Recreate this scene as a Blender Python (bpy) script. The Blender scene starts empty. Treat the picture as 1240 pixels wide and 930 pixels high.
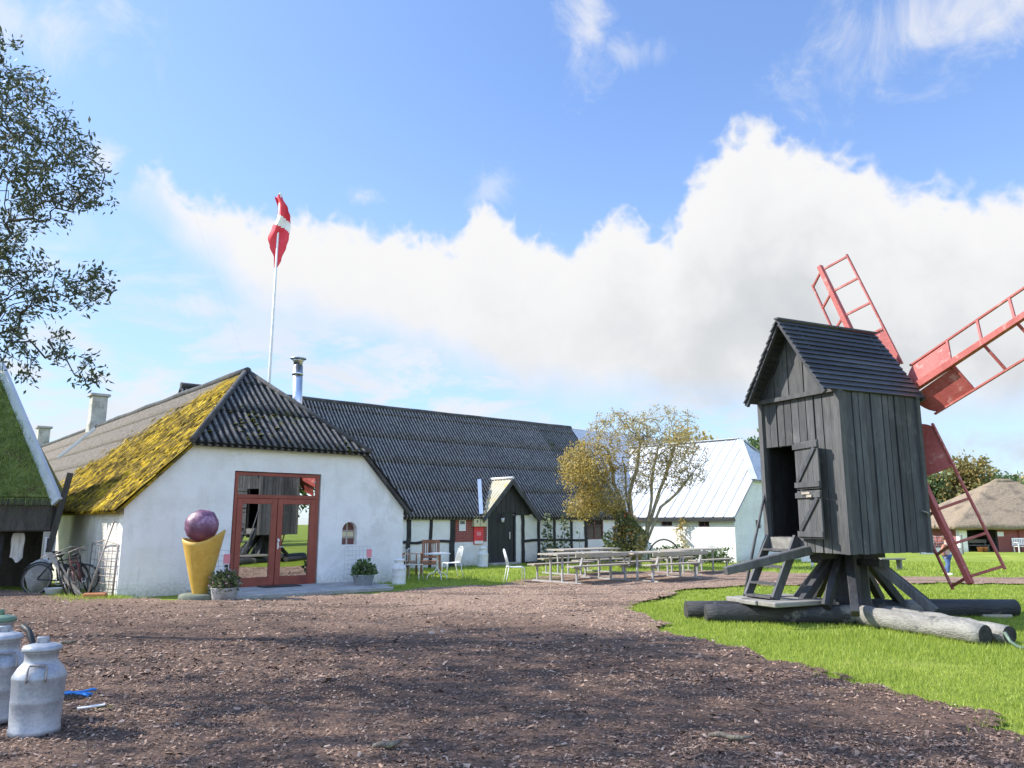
import bpy, math, random
import numpy as np
from mathutils import Vector, Matrix
R = random.Random(7)
sc = bpy.context.scene
col = sc.collection
PI = math.pi
# ------------------------------------------------------------------ helpers
class MB:
    """collects shapes, then links them as one mesh object"""
    def __init__(s): s.v = []; s.f = []; s.sm = []; s.mi = []; s.m = 0
    def add(s, vs, fs, smooth=False):
        b = len(s.v); s.v += [tuple(v) for v in vs]
        for f in fs: s.f.append(tuple(i + b for i in f)); s.sm.append(smooth); s.mi.append(s.m)
        return s
    def box(s, x0, x1, y0, y1, z0, z1):
        return s.add([(x0,y0,z0),(x1,y0,z0),(x1,y1,z0),(x0,y1,z0),(x0,y0,z1),(x1,y0,z1),(x1,y1,z1),(x0,y1,z1)],
                     [(0,3,2,1),(4,5,6,7),(0,1,5,4),(1,2,6,5),(2,3,7,6),(3,0,4,7)])
    def prism(s, poly, y0, y1):          # poly in x,z ; extruded along y
        n = len(poly)
        vs = [(x, y0, z) for x, z in poly] + [(x, y1, z) for x, z in poly]
        fs = [tuple(range(n)), tuple(range(2*n-1, n-1, -1))]
        for i in range(n):
            j = (i+1) % n; fs.append((i, i+n, j+n, j))
        return s.add(vs, fs)
    def beam(s, p, q, w, h, up=(0,0,1), w2=None, h2=None):
        p, q = Vector(p), Vector(q); d = (q-p).normalized(); u = Vector(up)
        if abs(d.dot(u)) > .98: u = Vector((1,0,0))
        a = d.cross(u).normalized(); b = a.cross(d).normalized()
        w2 = w if w2 is None else w2; h2 = h if h2 is None else h2
        vs = [o + a*i*ww/2 + b*j*hh/2 for o, ww, hh in ((p,w,h),(q,w2,h2)) for i, j in ((-1,-1),(1,-1),(1,1),(-1,1))]
        return s.add(vs, [(3,2,1,0),(4,5,6,7),(0,1,5,4),(1,2,6,5),(2,3,7,6),(3,0,4,7)])
    def tube(s, pts, r, n=8, cap=True, closed=False):
        pts = [Vector(p) for p in pts]; m = len(pts)
        rr = list(r) if hasattr(r, '__len__') else [r]*m
        vs = []; pu = None
        for i, p in enumerate(pts):
            if closed: t = pts[(i+1) % m] - pts[i-1]
            else: t = pts[min(i+1, m-1)] - pts[max(i-1, 0)]
            if t.length < 1e-9: t = Vector((0,0,1))
            t.normalize()
            if pu is None:
                pu = t.cross(Vector((0,0,1)) if abs(t.z) < .9 else Vector((1,0,0))).normalized()
            else:
                pu = (pu - t*pu.dot(t))
                pu = pu.normalized() if pu.length > 1e-6 else t.orthogonal().normalized()
            w = t.cross(pu)
            for k in range(n):
                a = 2*PI*k/n; vs.append(p + (pu*math.cos(a) + w*math.sin(a))*rr[i])
        fs = []
        for i in range(m if closed else m-1):
            o, o2 = i*n, ((i+1) % m)*n
            for k in range(n):
                k2 = (k+1) % n; fs.append((o+k, o+k2, o2+k2, o2+k))
        s.add(vs, fs, True)
        if cap and not closed:
            b = len(s.v) - len(vs)
            for f in (tuple(b+i for i in range(n-1,-1,-1)), tuple(b+(m-1)*n+i for i in range(n))):
                s.f.append(f); s.sm.append(False); s.mi.append(s.m)
        return s
    def lathe(s, prof, n=24, c=(0,0,0), smooth=True, sx=1, sy=1):
        vs = [(c[0]+r*sx*math.cos(2*PI*k/n), c[1]+r*sy*math.sin(2*PI*k/n), c[2]+z) for r, z in prof for k in range(n)]
        fs = []
        for i in range(len(prof)-1):
            for k in range(n):
                k2 = (k+1) % n; fs.append((i*n+k, i*n+k2, (i+1)*n+k2, (i+1)*n+k))
        s.add(vs, fs, smooth)
        b = len(s.v) - len(vs)
        for f in (tuple(b+i for i in range(n-1,-1,-1)), tuple(b+(len(prof)-1)*n+i for i in range(n))):
            s.f.append(f); s.sm.append(False); s.mi.append(s.m)
        return s
    def blob(s, c, rx, ry, rz, n=10, m=6, jit=0, rng=R):
        vs = [(c[0], c[1], c[2]-rz)]
        for i in range(1, m):
            t = -PI/2 + PI*i/m
            for k in range(n):
                a = 2*PI*k/n; j = 1 + rng.uniform(-jit, jit)
                vs.append((c[0]+rx*math.cos(t)*math.cos(a)*j, c[1]+ry*math.cos(t)*math.sin(a)*j, c[2]+rz*math.sin(t)*j))
        vs.append((c[0], c[1], c[2]+rz)); L = len(vs)-1
        fs = [(0, 1+(k+1) % n, 1+k) for k in range(n)]
        for i in range(m-2):
            for k in range(n):
                k2 = (k+1) % n; o = 1+i*n; fs.append((o+k, o+k2, o+n+k2, o+n+k))
        o = 1+(m-2)*n
        fs += [(o+k, o+(k+1) % n, L) for k in range(n)]
        return s.add(vs, fs, True)
    def xf(s, M, start=0):
        s.v[start:] = [tuple(M @ Vector(v)) for v in s.v[start:]]; return s
    def build(s, name, mat, parent=None, loc=None, bevel=0, shift=None):
        vs = s.v if shift is None else [(v[0]-shift[0], v[1]-shift[1], v[2]-shift[2]) for v in s.v]
        me = bpy.data.meshes.new(name); me.from_pydata(vs, [], s.f); me.update()
        me.polygons.foreach_set('use_smooth', s.sm)
        for mm in (mat if isinstance(mat, (list, tuple)) else [mat]): me.materials.append(mm)
        if isinstance(mat, (list, tuple)): me.polygons.foreach_set('material_index', s.mi)
        o = bpy.data.objects.new(name, me); col.objects.link(o)
        if parent: o.parent = parent
        if loc: o.location = loc
        if bevel:
            b = o.modifiers.new('bevel', 'BEVEL'); b.width = bevel; b.segments = 1; b.limit_method = 'ANGLE'
        return o
def np_obj(name, verts, faces_n, nper, mat, parent=None, smooth=False):
    """verts (N,3) array, faces are consecutive runs of nper vertices unless faces_n is an index array"""
    me = bpy.data.meshes.new(name); nv = len(verts)
    me.vertices.add(nv); me.vertices.foreach_set('co', np.asarray(verts, dtype=np.float32).ravel())
    idx = np.arange(nv) if faces_n is None else np.asarray(faces_n).ravel()
    nf = len(idx)//nper
    me.loops.add(len(idx)); me.loops.foreach_set('vertex_index', idx.astype(np.int32))
    me.polygons.add(nf); me.polygons.foreach_set('loop_start', (np.arange(nf)*nper).astype(np.int32))
    me.polygons.foreach_set('loop_total', np.full(nf, nper, dtype=np.int32))
    me.update(calc_edges=True); me.validate()
    if smooth: me.polygons.foreach_set('use_smooth', np.ones(nf, dtype=bool))
    me.materials.append(mat)
    o = bpy.data.objects.new(name, me); col.objects.link(o)
    if parent: o.parent = parent
    return o
def tag(o, label=None, cat=None, group=None, kind=None):
    if label: o['label'] = label
    if cat: o['category'] = cat
    if group: o['group'] = group
    if kind: o['kind'] = kind
    return o
def empty(name, loc, rz=0, label=None, cat=None, group=None):
    o = bpy.data.objects.new(name, None); col.objects.link(o); o.empty_display_size = .2
    o.location = loc; o.rotation_euler = (0, 0, rz); return tag(o, label, cat, group)
def copy_tree(o, parent=None):
    c = o.copy(); col.objects.link(c)
    if parent: c.parent = parent
    for ch in list(o.children): copy_tree(ch, c)
    return c
# ------------------------------------------------------------------ materials
class NT:
    def __init__(s, tree): s.t = tree; s.n = tree.nodes; s.l = tree.links
    def node(s, typ, **kw):
        n = s.n.new(typ)
        for k, v in kw.items(): setattr(n, k, v)
        return n
    def put(s, sock, v):
        if hasattr(v, 'is_linked') or hasattr(v, 'links'): s.l.new(v, sock)
        else:
            if sock.type == 'RGBA' and not hasattr(v, '__len__'): v = (v, v, v, 1)
            if sock.type == 'RGBA' and len(v) == 3: v = (*v, 1)
            sock.default_value = v
    def m(s, op, a, b=0, c=0, clamp=False):
        n = s.node('ShaderNodeMath', operation=op, use_clamp=clamp)
        for i, v in enumerate((a, b, c)): s.put(n.inputs[i], v)
        return n.outputs[0]
    def mix(s, f, a, b, mode='MIX'):
        n = s.node('ShaderNodeMix', data_type='RGBA', blend_type=mode)
        s.put(n.inputs[0], f); s.put(n.inputs[6], a); s.put(n.inputs[7], b); return n.outputs[2]
    def noise(s, vec, scale, det=4, rough=.55, dist=0):
        n = s.node('ShaderNodeTexNoise'); s.put(n.inputs['Scale'], scale); n.inputs['Detail'].default_value = det
        n.inputs['Roughness'].default_value = rough; n.inputs['Distortion'].default_value = dist
        if vec is not None: s.l.new(vec, n.inputs['Vector'])
        return n.outputs['Fac']
    def step(s, v, lo, hi):
        n = s.node('ShaderNodeMapRange', interpolation_type='SMOOTHSTEP'); s.put(n.inputs[0], v)
        s.put(n.inputs[1], lo); s.put(n.inputs[2], hi); return n.outputs[0]
    def scale(s, vec, sc_):
        n = s.node('ShaderNodeMapping'); s.l.new(vec, n.inputs['Vector']); n.inputs['Scale'].default_value = sc_; return n.outputs[0]
def base(name):
    m = bpy.data.materials.new(name); m.use_nodes = True; t = NT(m.node_tree)
    p = t.n['Principled BSDF']; tc = t.node('ShaderNodeTexCoord')
    return m, t, p, tc.outputs['Object']
def bump(t, p, h, strength=.4, dist=.02):
    b = t.node('ShaderNodeBump'); b.inputs['Strength'].default_value = strength; b.inputs['Distance'].default_value = dist
    t.l.new(h, b.inputs['Height']); t.l.new(b.outputs[0], p.inputs['Normal'])
def noisy(name, c1, c2, scale=3, stretch=(1,1,1), rough=.8, bmp=.3, bd=.01, metal=0, c3=None, s3=1.2, t3=(.5,.7), isl=0, spec=.5, fine=8):
    """two noise-mixed tones, an optional patchy third, fine grain and bump; isl = tone shift per loose piece"""
    m, t, p, o = base(name)
    v = t.scale(o, stretch) if stretch != (1,1,1) else o
    n1 = t.noise(v, scale, 6, .6); n2 = t.noise(v, scale*fine, 4, .6)
    f = t.step(t.m('ADD', t.m('MULTIPLY', n1, .65), t.m('MULTIPLY', n2, .35)), .36, .64)
    c = t.mix(f, c1, c2)
    if c3: c = t.mix(t.step(t.noise(o, s3, 5, .65), *t3), c, c3)
    if isl:
        g = t.node('ShaderNodeNewGeometry')
        h = t.node('ShaderNodeHueSaturation'); t.l.new(c, h.inputs['Color'])
        h.inputs['Saturation'].default_value = 1
        t.l.new(t.m('MULTIPLY_ADD', g.outputs['Random Per Island'], isl*2, 1-isl), h.inputs['Value']); c = h.outputs[0]
    t.put(p.inputs['Base Color'], c); p.inputs['Roughness'].default_value = rough; p.inputs['Metallic'].default_value = metal
    p.inputs['Specular IOR Level'].default_value = spec
    if bmp: bump(t, p, t.m('ADD', n1, t.m('MULTIPLY', n2, .6)), bmp, bd)
    return m
def leafmat(name, c1, c2, trans=.35, rough=.55):
    m, t, p, o = base(name)
    g = t.node('ShaderNodeNewGeometry')
    c = t.mix(g.outputs['Random Per Island'], c1, c2)
    t.put(p.inputs['Base Color'], c); p.inputs['Roughness'].default_value = rough
    tr = t.node('ShaderNodeBsdfTranslucent'); t.l.new(c, tr.inputs['Color'])
    mx = t.node('ShaderNodeMixShader'); mx.inputs[0].default_value = trans
    t.l.new(p.outputs[0], mx.inputs[1]); t.l.new(tr.outputs[0], mx.inputs[2])
    t.l.new(mx.outputs[0], t.n['Material Output'].inputs['Surface']); return m
def whitewash(name, brick=0, c1=(.84,.84,.82), c2=(.74,.73,.70)):
    m, t, p, o = base(name)
    n1 = t.noise(o, 1.3, 6, .65); n2 = t.noise(o, 14, 5, .6); n3 = t.noise(t.scale(o, (5,5,.7)), 1.6, 4)
    c = t.mix(t.step(n1, .4, .7), c1, c2)
    n4 = t.noise(o, .55, 7, .7, .8); c = t.mix(t.m('MULTIPLY', t.step(n4, .54, .60), .35), c, tuple(.82*v for v in c2))
    c = t.mix(t.m('MULTIPLY', t.step(n3, .56, .78), .35), c, (.55,.54,.49))
    sx = t.node('ShaderNodeSeparateXYZ'); t.l.new(o, sx.inputs[0])
    g = t.m('SUBTRACT', .42, sx.outputs['Z'])          # splashed dirt and green algae along the plinth
    c = t.mix(t.m('MULTIPLY', t.step(t.m('ADD', g, t.m('MULTIPLY', t.m('SUBTRACT', n2, .5), .8)), 0, .5), .6), c, (.36,.36,.28))
    t.put(p.inputs['Base Color'], c); p.inputs['Roughness'].default_value = .85
    h = t.m('ADD', n1, t.m('MULTIPLY', n2, .5))
    if brick:
        b = t.node('ShaderNodeTexBrick'); b.inputs['Scale'].default_value = 1
        b.inputs['Brick Width'].default_value = .24; b.inputs['Row Height'].default_value = .075; b.inputs['Mortar Size'].default_value = .008
        b.inputs['Mortar Smooth'].default_value = .6
        cb = t.node('ShaderNodeCombineXYZ'); t.l.new(t.m('ADD', sx.outputs['X'], sx.outputs['Y']), cb.inputs[0]); t.l.new(sx.outputs['Z'], cb.inputs[1])
        t.l.new(cb.outputs[0], b.inputs['Vector'])
        h = t.m('ADD', t.m('MULTIPLY', h, .7), t.m('MULTIPLY', b.outputs['Fac'], -brick))
    bump(t, p, h, .6, .045); return m
def brickmat(name, c1, c2, mortar):
    m, t, p, o = base(name)
    sx = t.node('ShaderNodeSeparateXYZ'); t.l.new(o, sx.inputs[0])
    cb = t.node('ShaderNodeCombineXYZ'); t.l.new(t.m('ADD', sx.outputs['X'], sx.outputs['Y']), cb.inputs[0]); t.l.new(sx.outputs['Z'], cb.inputs[1])
    b = t.node('ShaderNodeTexBrick'); b.inputs['Scale'].default_value = 1
    b.inputs['Brick Width'].default_value = .23; b.inputs['Row Height'].default_value = .075; b.inputs['Mortar Size'].default_value = .009
    t.l.new(cb.outputs[0], b.inputs['Vector']); t.put(b.inputs['Color1'], c1); t.put(b.inputs['Color2'], c2); t.put(b.inputs['Mortar'], mortar)
    n = t.noise(o, 9, 5)
    t.put(p.inputs['Base Color'], t.mix(t.m('MULTIPLY', n, .4), b.outputs['Color'], c2)); p.inputs['Roughness'].default_value = .85
    bump(t, p, t.m('ADD', n, t.m('MULTIPLY', b.outputs['Fac'], -1)), .5, .015); return m
M = {}
M['white'] = whitewash('whitewash'); M['whitebrick'] = whitewash('whitewashed_brick', .9)
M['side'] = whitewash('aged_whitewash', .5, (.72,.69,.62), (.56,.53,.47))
def fibre(name, c1, c2, lich, moss=None, x0=0, pitch=.177):
    m, t, p, o = base(name)
    n1 = t.noise(o, 1.1, 6, .65); n2 = t.noise(o, 17, 5, .7); n3 = t.noise(o, 5, 6, .7)
    c = t.mix(t.step(n1, .38, .66), c1, c2)
    sx = t.node('ShaderNodeSeparateXYZ'); t.l.new(o, sx.inputs[0])      # crest light and valley shade painted in as pale and dark stripes
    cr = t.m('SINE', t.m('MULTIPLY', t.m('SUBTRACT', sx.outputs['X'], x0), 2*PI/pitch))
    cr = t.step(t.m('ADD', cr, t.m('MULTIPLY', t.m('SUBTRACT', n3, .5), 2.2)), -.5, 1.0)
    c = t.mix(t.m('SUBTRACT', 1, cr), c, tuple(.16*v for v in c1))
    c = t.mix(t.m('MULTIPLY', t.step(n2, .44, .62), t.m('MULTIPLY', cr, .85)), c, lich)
    c = t.mix(t.m('MULTIPLY', t.step(n3, .60, .70), .55), c, (.025,.024,.024))
    if moss:
        c = t.mix(t.step(t.m('ADD', t.m('MULTIPLY', n3, .6), t.m('MULTIPLY', t.noise(o, .55, 3), .6)), .66, .74), c, moss)
    t.put(p.inputs['Base Color'], c); p.inputs['Roughness'].default_value = .9; p.inputs['Specular IOR Level'].default_value = .25
    bump(t, p, t.m('ADD', n2, n3), .6, .015); return m
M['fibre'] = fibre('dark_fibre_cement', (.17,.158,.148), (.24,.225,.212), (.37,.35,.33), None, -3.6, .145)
M['fibreplain'] = noisy('plain_dark_fibre_cement', (.05,.049,.05), (.09,.088,.088), 2, rough=.9, bmp=.5, c3=(.13,.125,.12), s3=5, spec=.2)
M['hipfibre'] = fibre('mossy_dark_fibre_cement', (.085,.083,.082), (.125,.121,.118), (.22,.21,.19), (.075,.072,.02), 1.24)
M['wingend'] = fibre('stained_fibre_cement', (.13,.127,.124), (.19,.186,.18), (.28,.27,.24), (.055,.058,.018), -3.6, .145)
def mossroof():
    m, t, p, o = base('moss_grown_fibre_cement')
    sx = t.node('ShaderNodeSeparateXYZ'); t.l.new(o, sx.inputs[0])
    n1 = t.noise(o, .9, 5, .6); n2 = t.noise(o, 9, 6, .7); n3 = t.noise(o, 22, 4, .7)
    g = t.mix(t.step(n2, .35, .65), (.16,.135,.108), (.25,.215,.175))
    g = t.mix(t.m('MULTIPLY', t.step(n3, .55, .7), .6), g, (.13,.12,.105))
    ylo = t.mix(t.step(t.noise(t.scale(o, (1.2,5,1.2)), 2.2, 5, .7), .42, .6), (.33,.205,.014), (.46,.32,.03))
    ylo = t.mix(t.step(n3, .56, .66), ylo, (.13,.095,.02))
    sk = t.noise(t.scale(o, (.9,9,.9)), 2.4, 5, .65)
    ylo = t.mix(t.m('MULTIPLY', t.step(sk, .46, .57), .9), ylo, (.10,.078,.03))
    ylo = t.mix(t.m('MULTIPLY', t.step(n2, .57, .68), .8), ylo, (.16,.14,.10))
    # moss thick on the low part of the slope, its upper limit rising towards the gable
    lim = t.m('SUBTRACT', 7.5, t.m('MULTIPLY', sx.outputs['Y'], .44))
    k = t.m('ADD', t.m('SUBTRACT', lim, sx.outputs['Z']), t.m('MULTIPLY', t.m('SUBTRACT', n1, .5), 2.6))
    k = t.m('ADD', k, t.m('MULTIPLY', t.m('SUBTRACT', n2, .5), 1.6))
    c = t.mix(t.step(k, -.35, .45), g, ylo)
    t.put(p.inputs['Base Color'], c); p.inputs['Roughness'].default_value = .95; p.inputs['Specular IOR Level'].default_value = .1
    bump(t, p, t.m('ADD', n2, n3), .8, .03); return m
M['mossroof'] = mossroof()
M['moss'] = noisy('yellow_moss', (.32,.20,.014), (.44,.31,.03), 3, rough=.95, bmp=.8, bd=.02, c3=(.13,.09,.02), s3=2.2, t3=(.42,.52), isl=.5, spec=.1)
M['moss2'] = noisy('green_moss', (.06,.065,.015), (.12,.115,.02), 3, rough=.95, bmp=.8, bd=.02, isl=.3, spec=.1)
M['metalroof'] = noisy('white_sheet_metal', (.56,.57,.59), (.48,.495,.52), .8, rough=.42, bmp=.06, bd=.004, metal=.0, c3=(.42,.42,.43), s3=.7)
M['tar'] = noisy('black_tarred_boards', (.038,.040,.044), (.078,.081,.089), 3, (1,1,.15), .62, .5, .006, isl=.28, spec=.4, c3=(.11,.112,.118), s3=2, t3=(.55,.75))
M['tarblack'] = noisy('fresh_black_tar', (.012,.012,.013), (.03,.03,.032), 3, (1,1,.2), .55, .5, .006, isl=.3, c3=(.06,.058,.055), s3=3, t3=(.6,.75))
M['tarlit'] = noisy('sunlit_weathered_tar', (.055,.055,.057), (.105,.103,.103), 4, (1,1,.12), .75, .5, .006, isl=.25, spec=.3, c3=(.12,.115,.11), s3=2.2, t3=(.58,.75))  # paler tar copy: weathering plus the front's sunlight put into the colour
M['tarroof'] = noisy('black_roof_boards', (.024,.025,.029), (.05,.051,.058), 3, (.2,1,1), .5, .4, .006, isl=.25, spec=.45)
M['timber'] = noisy('black_half_timber', (.014,.014,.015), (.03,.03,.031), 4, rough=.75, bmp=.5, isl=.2)
M['blackdoor'] = noisy('black_painted_boards', (.018,.02,.022), (.03,.032,.035), 4, (1,1,.15), .6, .4, .006)
M['grey'] = noisy('grey_weathered_wood', (.15,.138,.12), (.25,.235,.208), 3, (.25,3,3), .85, .5, .006, isl=.15, c3=(.24,.23,.21), s3=1.6)
M['pale'] = noisy('pale_weathered_planks', (.27,.235,.185), (.40,.35,.28), 3, (.25,4,4), .8, .4, .005, isl=.12, c3=(.42,.34,.17), s3=1.2, t3=(.55,.75))
M['galvpaint'] = noisy('white_grey_steel', (.33,.32,.305), (.43,.42,.40), 6, rough=.5, bmp=.1, metal=.1)
M['red'] = noisy('red_painted_wood', (.225,.05,.030), (.285,.07,.043), 4, rough=.5, bmp=.2, bd=.004, c3=(.18,.035,.026), s3=2, isl=.1)
M['sailred'] = noisy('red_painted_sail', (.31,.06,.05), (.40,.10,.085), 3, rough=.6, bmp=.45, bd=.006, c3=(.44,.19,.16), s3=5, t3=(.58,.66), isl=.08)
M['log'] = noisy('dark_tarred_log', (.022,.022,.024), (.05,.05,.052), 3, (.3,2,2), .7, 1, .03, c3=(.22,.21,.19), s3=1.5, t3=(.58,.68))
M['loggrey'] = noisy('silver_grey_log', (.19,.178,.155), (.31,.295,.262), 2.5, (3,.5,3), .85, 1, .03, c3=(.07,.07,.07), s3=2, t3=(.56,.68))
M['logend'] = noisy('sawn_log_end', (.018,.018,.018), (.06,.055,.05), 9, rough=.9, bmp=.8)
M['bark'] = noisy('bark', (.10,.08,.06), (.21,.18,.14), 6, (1,1,.4), .9, 1, .02, c3=(.28,.26,.14), s3=4, t3=(.52,.66))
M['lichenbark'] = noisy('lichen_bark', (.22,.19,.135), (.36,.32,.22), 6, (1,1,.4), .9, 1, .02, c3=(.36,.32,.16), s3=4, t3=(.5,.64))
M['darkbark'] = noisy('dark_bark', (.05,.042,.036), (.11,.095,.08), 6, (1,1,.4), .9, 1, .02)
M['black'] = noisy('black_rubber', (.012,.012,.013), (.03,.03,.03), 8, rough=.55, bmp=.1)
M['steel'] = noisy('stainless_steel', (.55,.55,.56), (.68,.68,.69), 3, rough=.28, bmp=.05, metal=1)
M['milk'] = noisy('dull_aluminium', (.30,.31,.335), (.43,.44,.47), 5, rough=.52, bmp=.3, bd=.008, metal=.45, c3=(.42,.42,.42), s3=7, t3=(.55,.72))
M['galv'] = noisy('galvanised_tin', (.42,.43,.44), (.58,.59,.60), 12, rough=.4, bmp=.1, metal=.75)
M['wire'] = noisy('pale_wire', (.45,.46,.48), (.56,.57,.59), 5, rough=.45, bmp=0)
M['ironwire'] = noisy('rusty_iron', (.22,.19,.17), (.35,.31,.28), 7, rough=.6, bmp=.2, metal=.4)
M['whitepaint'] = noisy('white_paint', (.78,.78,.76), (.68,.67,.64), 5, rough=.5, bmp=.15)
M['whitesteel'] = noisy('white_lacquered_steel', (.80,.80,.78), (.72,.71,.68), 6, rough=.4, bmp=.1)
M['teak'] = noisy('reddish_brown_wood', (.20,.085,.045), (.30,.14,.08), 4, (.4,3,3), .65, .4, .005, isl=.2)
M['concrete'] = noisy('grey_concrete', (.30,.29,.275), (.42,.41,.39), 2.5, rough=.9, bmp=.5, bd=.01, c3=(.18,.175,.155), s3=1.5)
M['chimney'] = noisy('rendered_chimney', (.36,.34,.30), (.50,.48,.43), 3, rough=.9, bmp=.5, c3=(.22,.20,.17), s3=2)
M['stone'] = noisy('dark_mossy_stone', (.10,.115,.08), (.17,.18,.14), 5, rough=.9, bmp=.8)
M['cone'] = noisy('ochre_cone_paint', (.52,.31,.045), (.62,.39,.075), 3, rough=.55, bmp=.3, bd=.01, c3=(.44,.25,.04), s3=2.5)
M['ball'] = noisy('purple_foil', (.12,.045,.085), (.20,.08,.15), 4, rough=.42, bmp=.5, bd=.02, c3=(.42,.26,.37), s3=3.2, t3=(.52,.66))
M['pink'] = noisy('pink_card', (.75,.22,.26), (.80,.30,.33), 9, rough=.6, bmp=0)
M['redsign'] = noisy('bright_red_panel', (.72,.035,.055), (.78,.06,.075), 5, rough=.45, bmp=0)
M['paper'] = noisy('paper', (.74,.74,.74), (.82,.82,.81), 6, rough=.7, bmp=0)
M['cream'] = noisy('cream_plastic', (.58,.52,.33), (.68,.62,.42), 6, rough=.5, bmp=.05)
M['flagred'] = noisy('red_flag_cloth', (.66,.035,.06), (.72,.05,.075), 3, rough=.8, bmp=.1)
M['flagwhite'] = noisy('white_flag_cloth', (.80,.80,.80), (.85,.85,.85), 3, rough=.8, bmp=.1)
M['brick'] = brickmat('red_brick', (.33,.075,.06), (.25,.055,.05), (.36,.22,.19))
M['thatch'] = noisy('reed_thatch', (.25,.19,.13), (.38,.30,.21), 5, (2,2,.4), .95, 1, .06, c3=(.18,.14,.105), s3=.9, spec=.1)
M['blue'] = noisy('blue_plastic', (.03,.20,.58), (.04,.26,.66), 5, rough=.4, bmp=.05)
M['greenlid'] = noisy('green_plastic', (.10,.17,.11), (.14,.22,.15), 5, rough=.5, bmp=.1)
M['verge'] = noisy('blue_grey_barge_board', (.42,.46,.52), (.52,.56,.61), 3, rough=.7, bmp=.2)
M['olddark'] = noisy('old_dark_boards', (.03,.027,.024), (.065,.058,.05), 4, (1,1,.2), .85, .6, .01, isl=.25, c3=(.04,.05,.03), s3=2)
M['cloth1'] = noisy('off_white_cloth', (.60,.58,.55), (.70,.68,.65), 5, rough=.9, bmp=.2)
M['cloth2'] = noisy('dark_cloth', (.02,.02,.025), (.04,.04,.045), 5, rough=.9, bmp=.2)
M['denim'] = noisy('blue_denim', (.06,.11,.26), (.10,.16,.34), 9, rough=.9, bmp=.2)
M['jacket'] = noisy('rust_brown_jacket', (.33,.14,.09), (.42,.2,.13), 8, rough=.9, bmp=.2)
M['skin'] = noisy('skin', (.55,.34,.26), (.60,.39,.30), 8, rough=.55, bmp=.05)
M['hair'] = noisy('brown_hair', (.10,.06,.035), (.16,.10,.06), 12, rough=.6, bmp=.3)
M['plastic'] = noisy('pale_grey_plastic', (.62,.63,.66), (.70,.71,.73), 5, rough=.5, bmp=.05)
M['terracotta'] = noisy('rusty_orange_clay', (.38,.13,.05), (.50,.20,.09), 6, rough=.85, bmp=.4)
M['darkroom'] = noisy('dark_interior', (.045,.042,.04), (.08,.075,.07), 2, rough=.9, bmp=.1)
M['inner'] = noisy('interior_plaster', (.30,.28,.25), (.36,.34,.31), 2, rough=.9, bmp=.1)
M['darkwin'] = noisy('red_brown_window_wood', (.13,.05,.045), (.19,.08,.07), 5, rough=.6, bmp=.2)
M['wood_l'] = noisy('raw_grey_plank', (.36,.33,.28), (.48,.44,.38), 4, (3,3,.3), .85, .4, .006)
M['red_berry'] = noisy('red_berries', (.45,.06,.03), (.6,.16,.06), 5, rough=.4, bmp=0, isl=.2)
def glass():
    m, t, p, o = base('window_glass')
    gl = t.node('ShaderNodeBsdfGlossy'); gl.inputs['Roughness'].default_value = .01; gl.inputs['Color'].default_value = (.95,.96,.97,1)
    tr = t.node('ShaderNodeBsdfTransparent'); tr.inputs['Color'].default_value = (.55,.58,.58,1)
    fr = t.node('ShaderNodeFresnel'); fr.inputs['IOR'].default_value = 1.9
    mx = t.node('ShaderNodeMixShader'); t.l.new(t.m('MULTIPLY_ADD', fr.outputs[0], 1.0, .42, clamp=True), mx.inputs[0])
    t.l.new(tr.outputs[0], mx.inputs[1]); t.l.new(gl.outputs[0], mx.inputs[2])
    t.l.new(mx.outputs[0], t.n['Material Output'].inputs['Surface']); return m
M['glass'] = glass()
M['darkpane'] = noisy('dark_dusty_pane', (.012,.011,.011), (.03,.026,.025), 6, rough=.18, bmp=0)
def groundmat():
    m, t, p, o = base('lawn_grass')
    n1 = t.noise(o, .35, 5, .6); n2 = t.noise(o, 6, 6, .7); n3 = t.noise(t.scale(o, (1,.6,1)), 45, 4, .7)
    c = t.mix(t.step(n2, .35, .65), (.20,.27,.035), (.29,.37,.05))
    c = t.mix(t.step(n1, .45, .7), c, (.36,.41,.07))
    c = t.mix(t.m('MULTIPLY', t.step(n3, .5, .7), .5), c, (.09,.13,.018))
    t.put(p.inputs['Base Color'], c); p.inputs['Roughness'].default_value = .9; p.inputs['Specular IOR Level'].default_value = .2
    wn = t.noise(o, .8, 6, .7)
    c = t.mix(t.m('MULTIPLY', t.step(wn, .58, .68), .75), c, (.30,.25,.11))
    t.put(p.inputs['Base Color'], c)
    bump(t, p, t.m('ADD', n2, t.m('MULTIPLY', n3, 1.2)), 1, .05); return m
M['lawn'] = groundmat()
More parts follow.
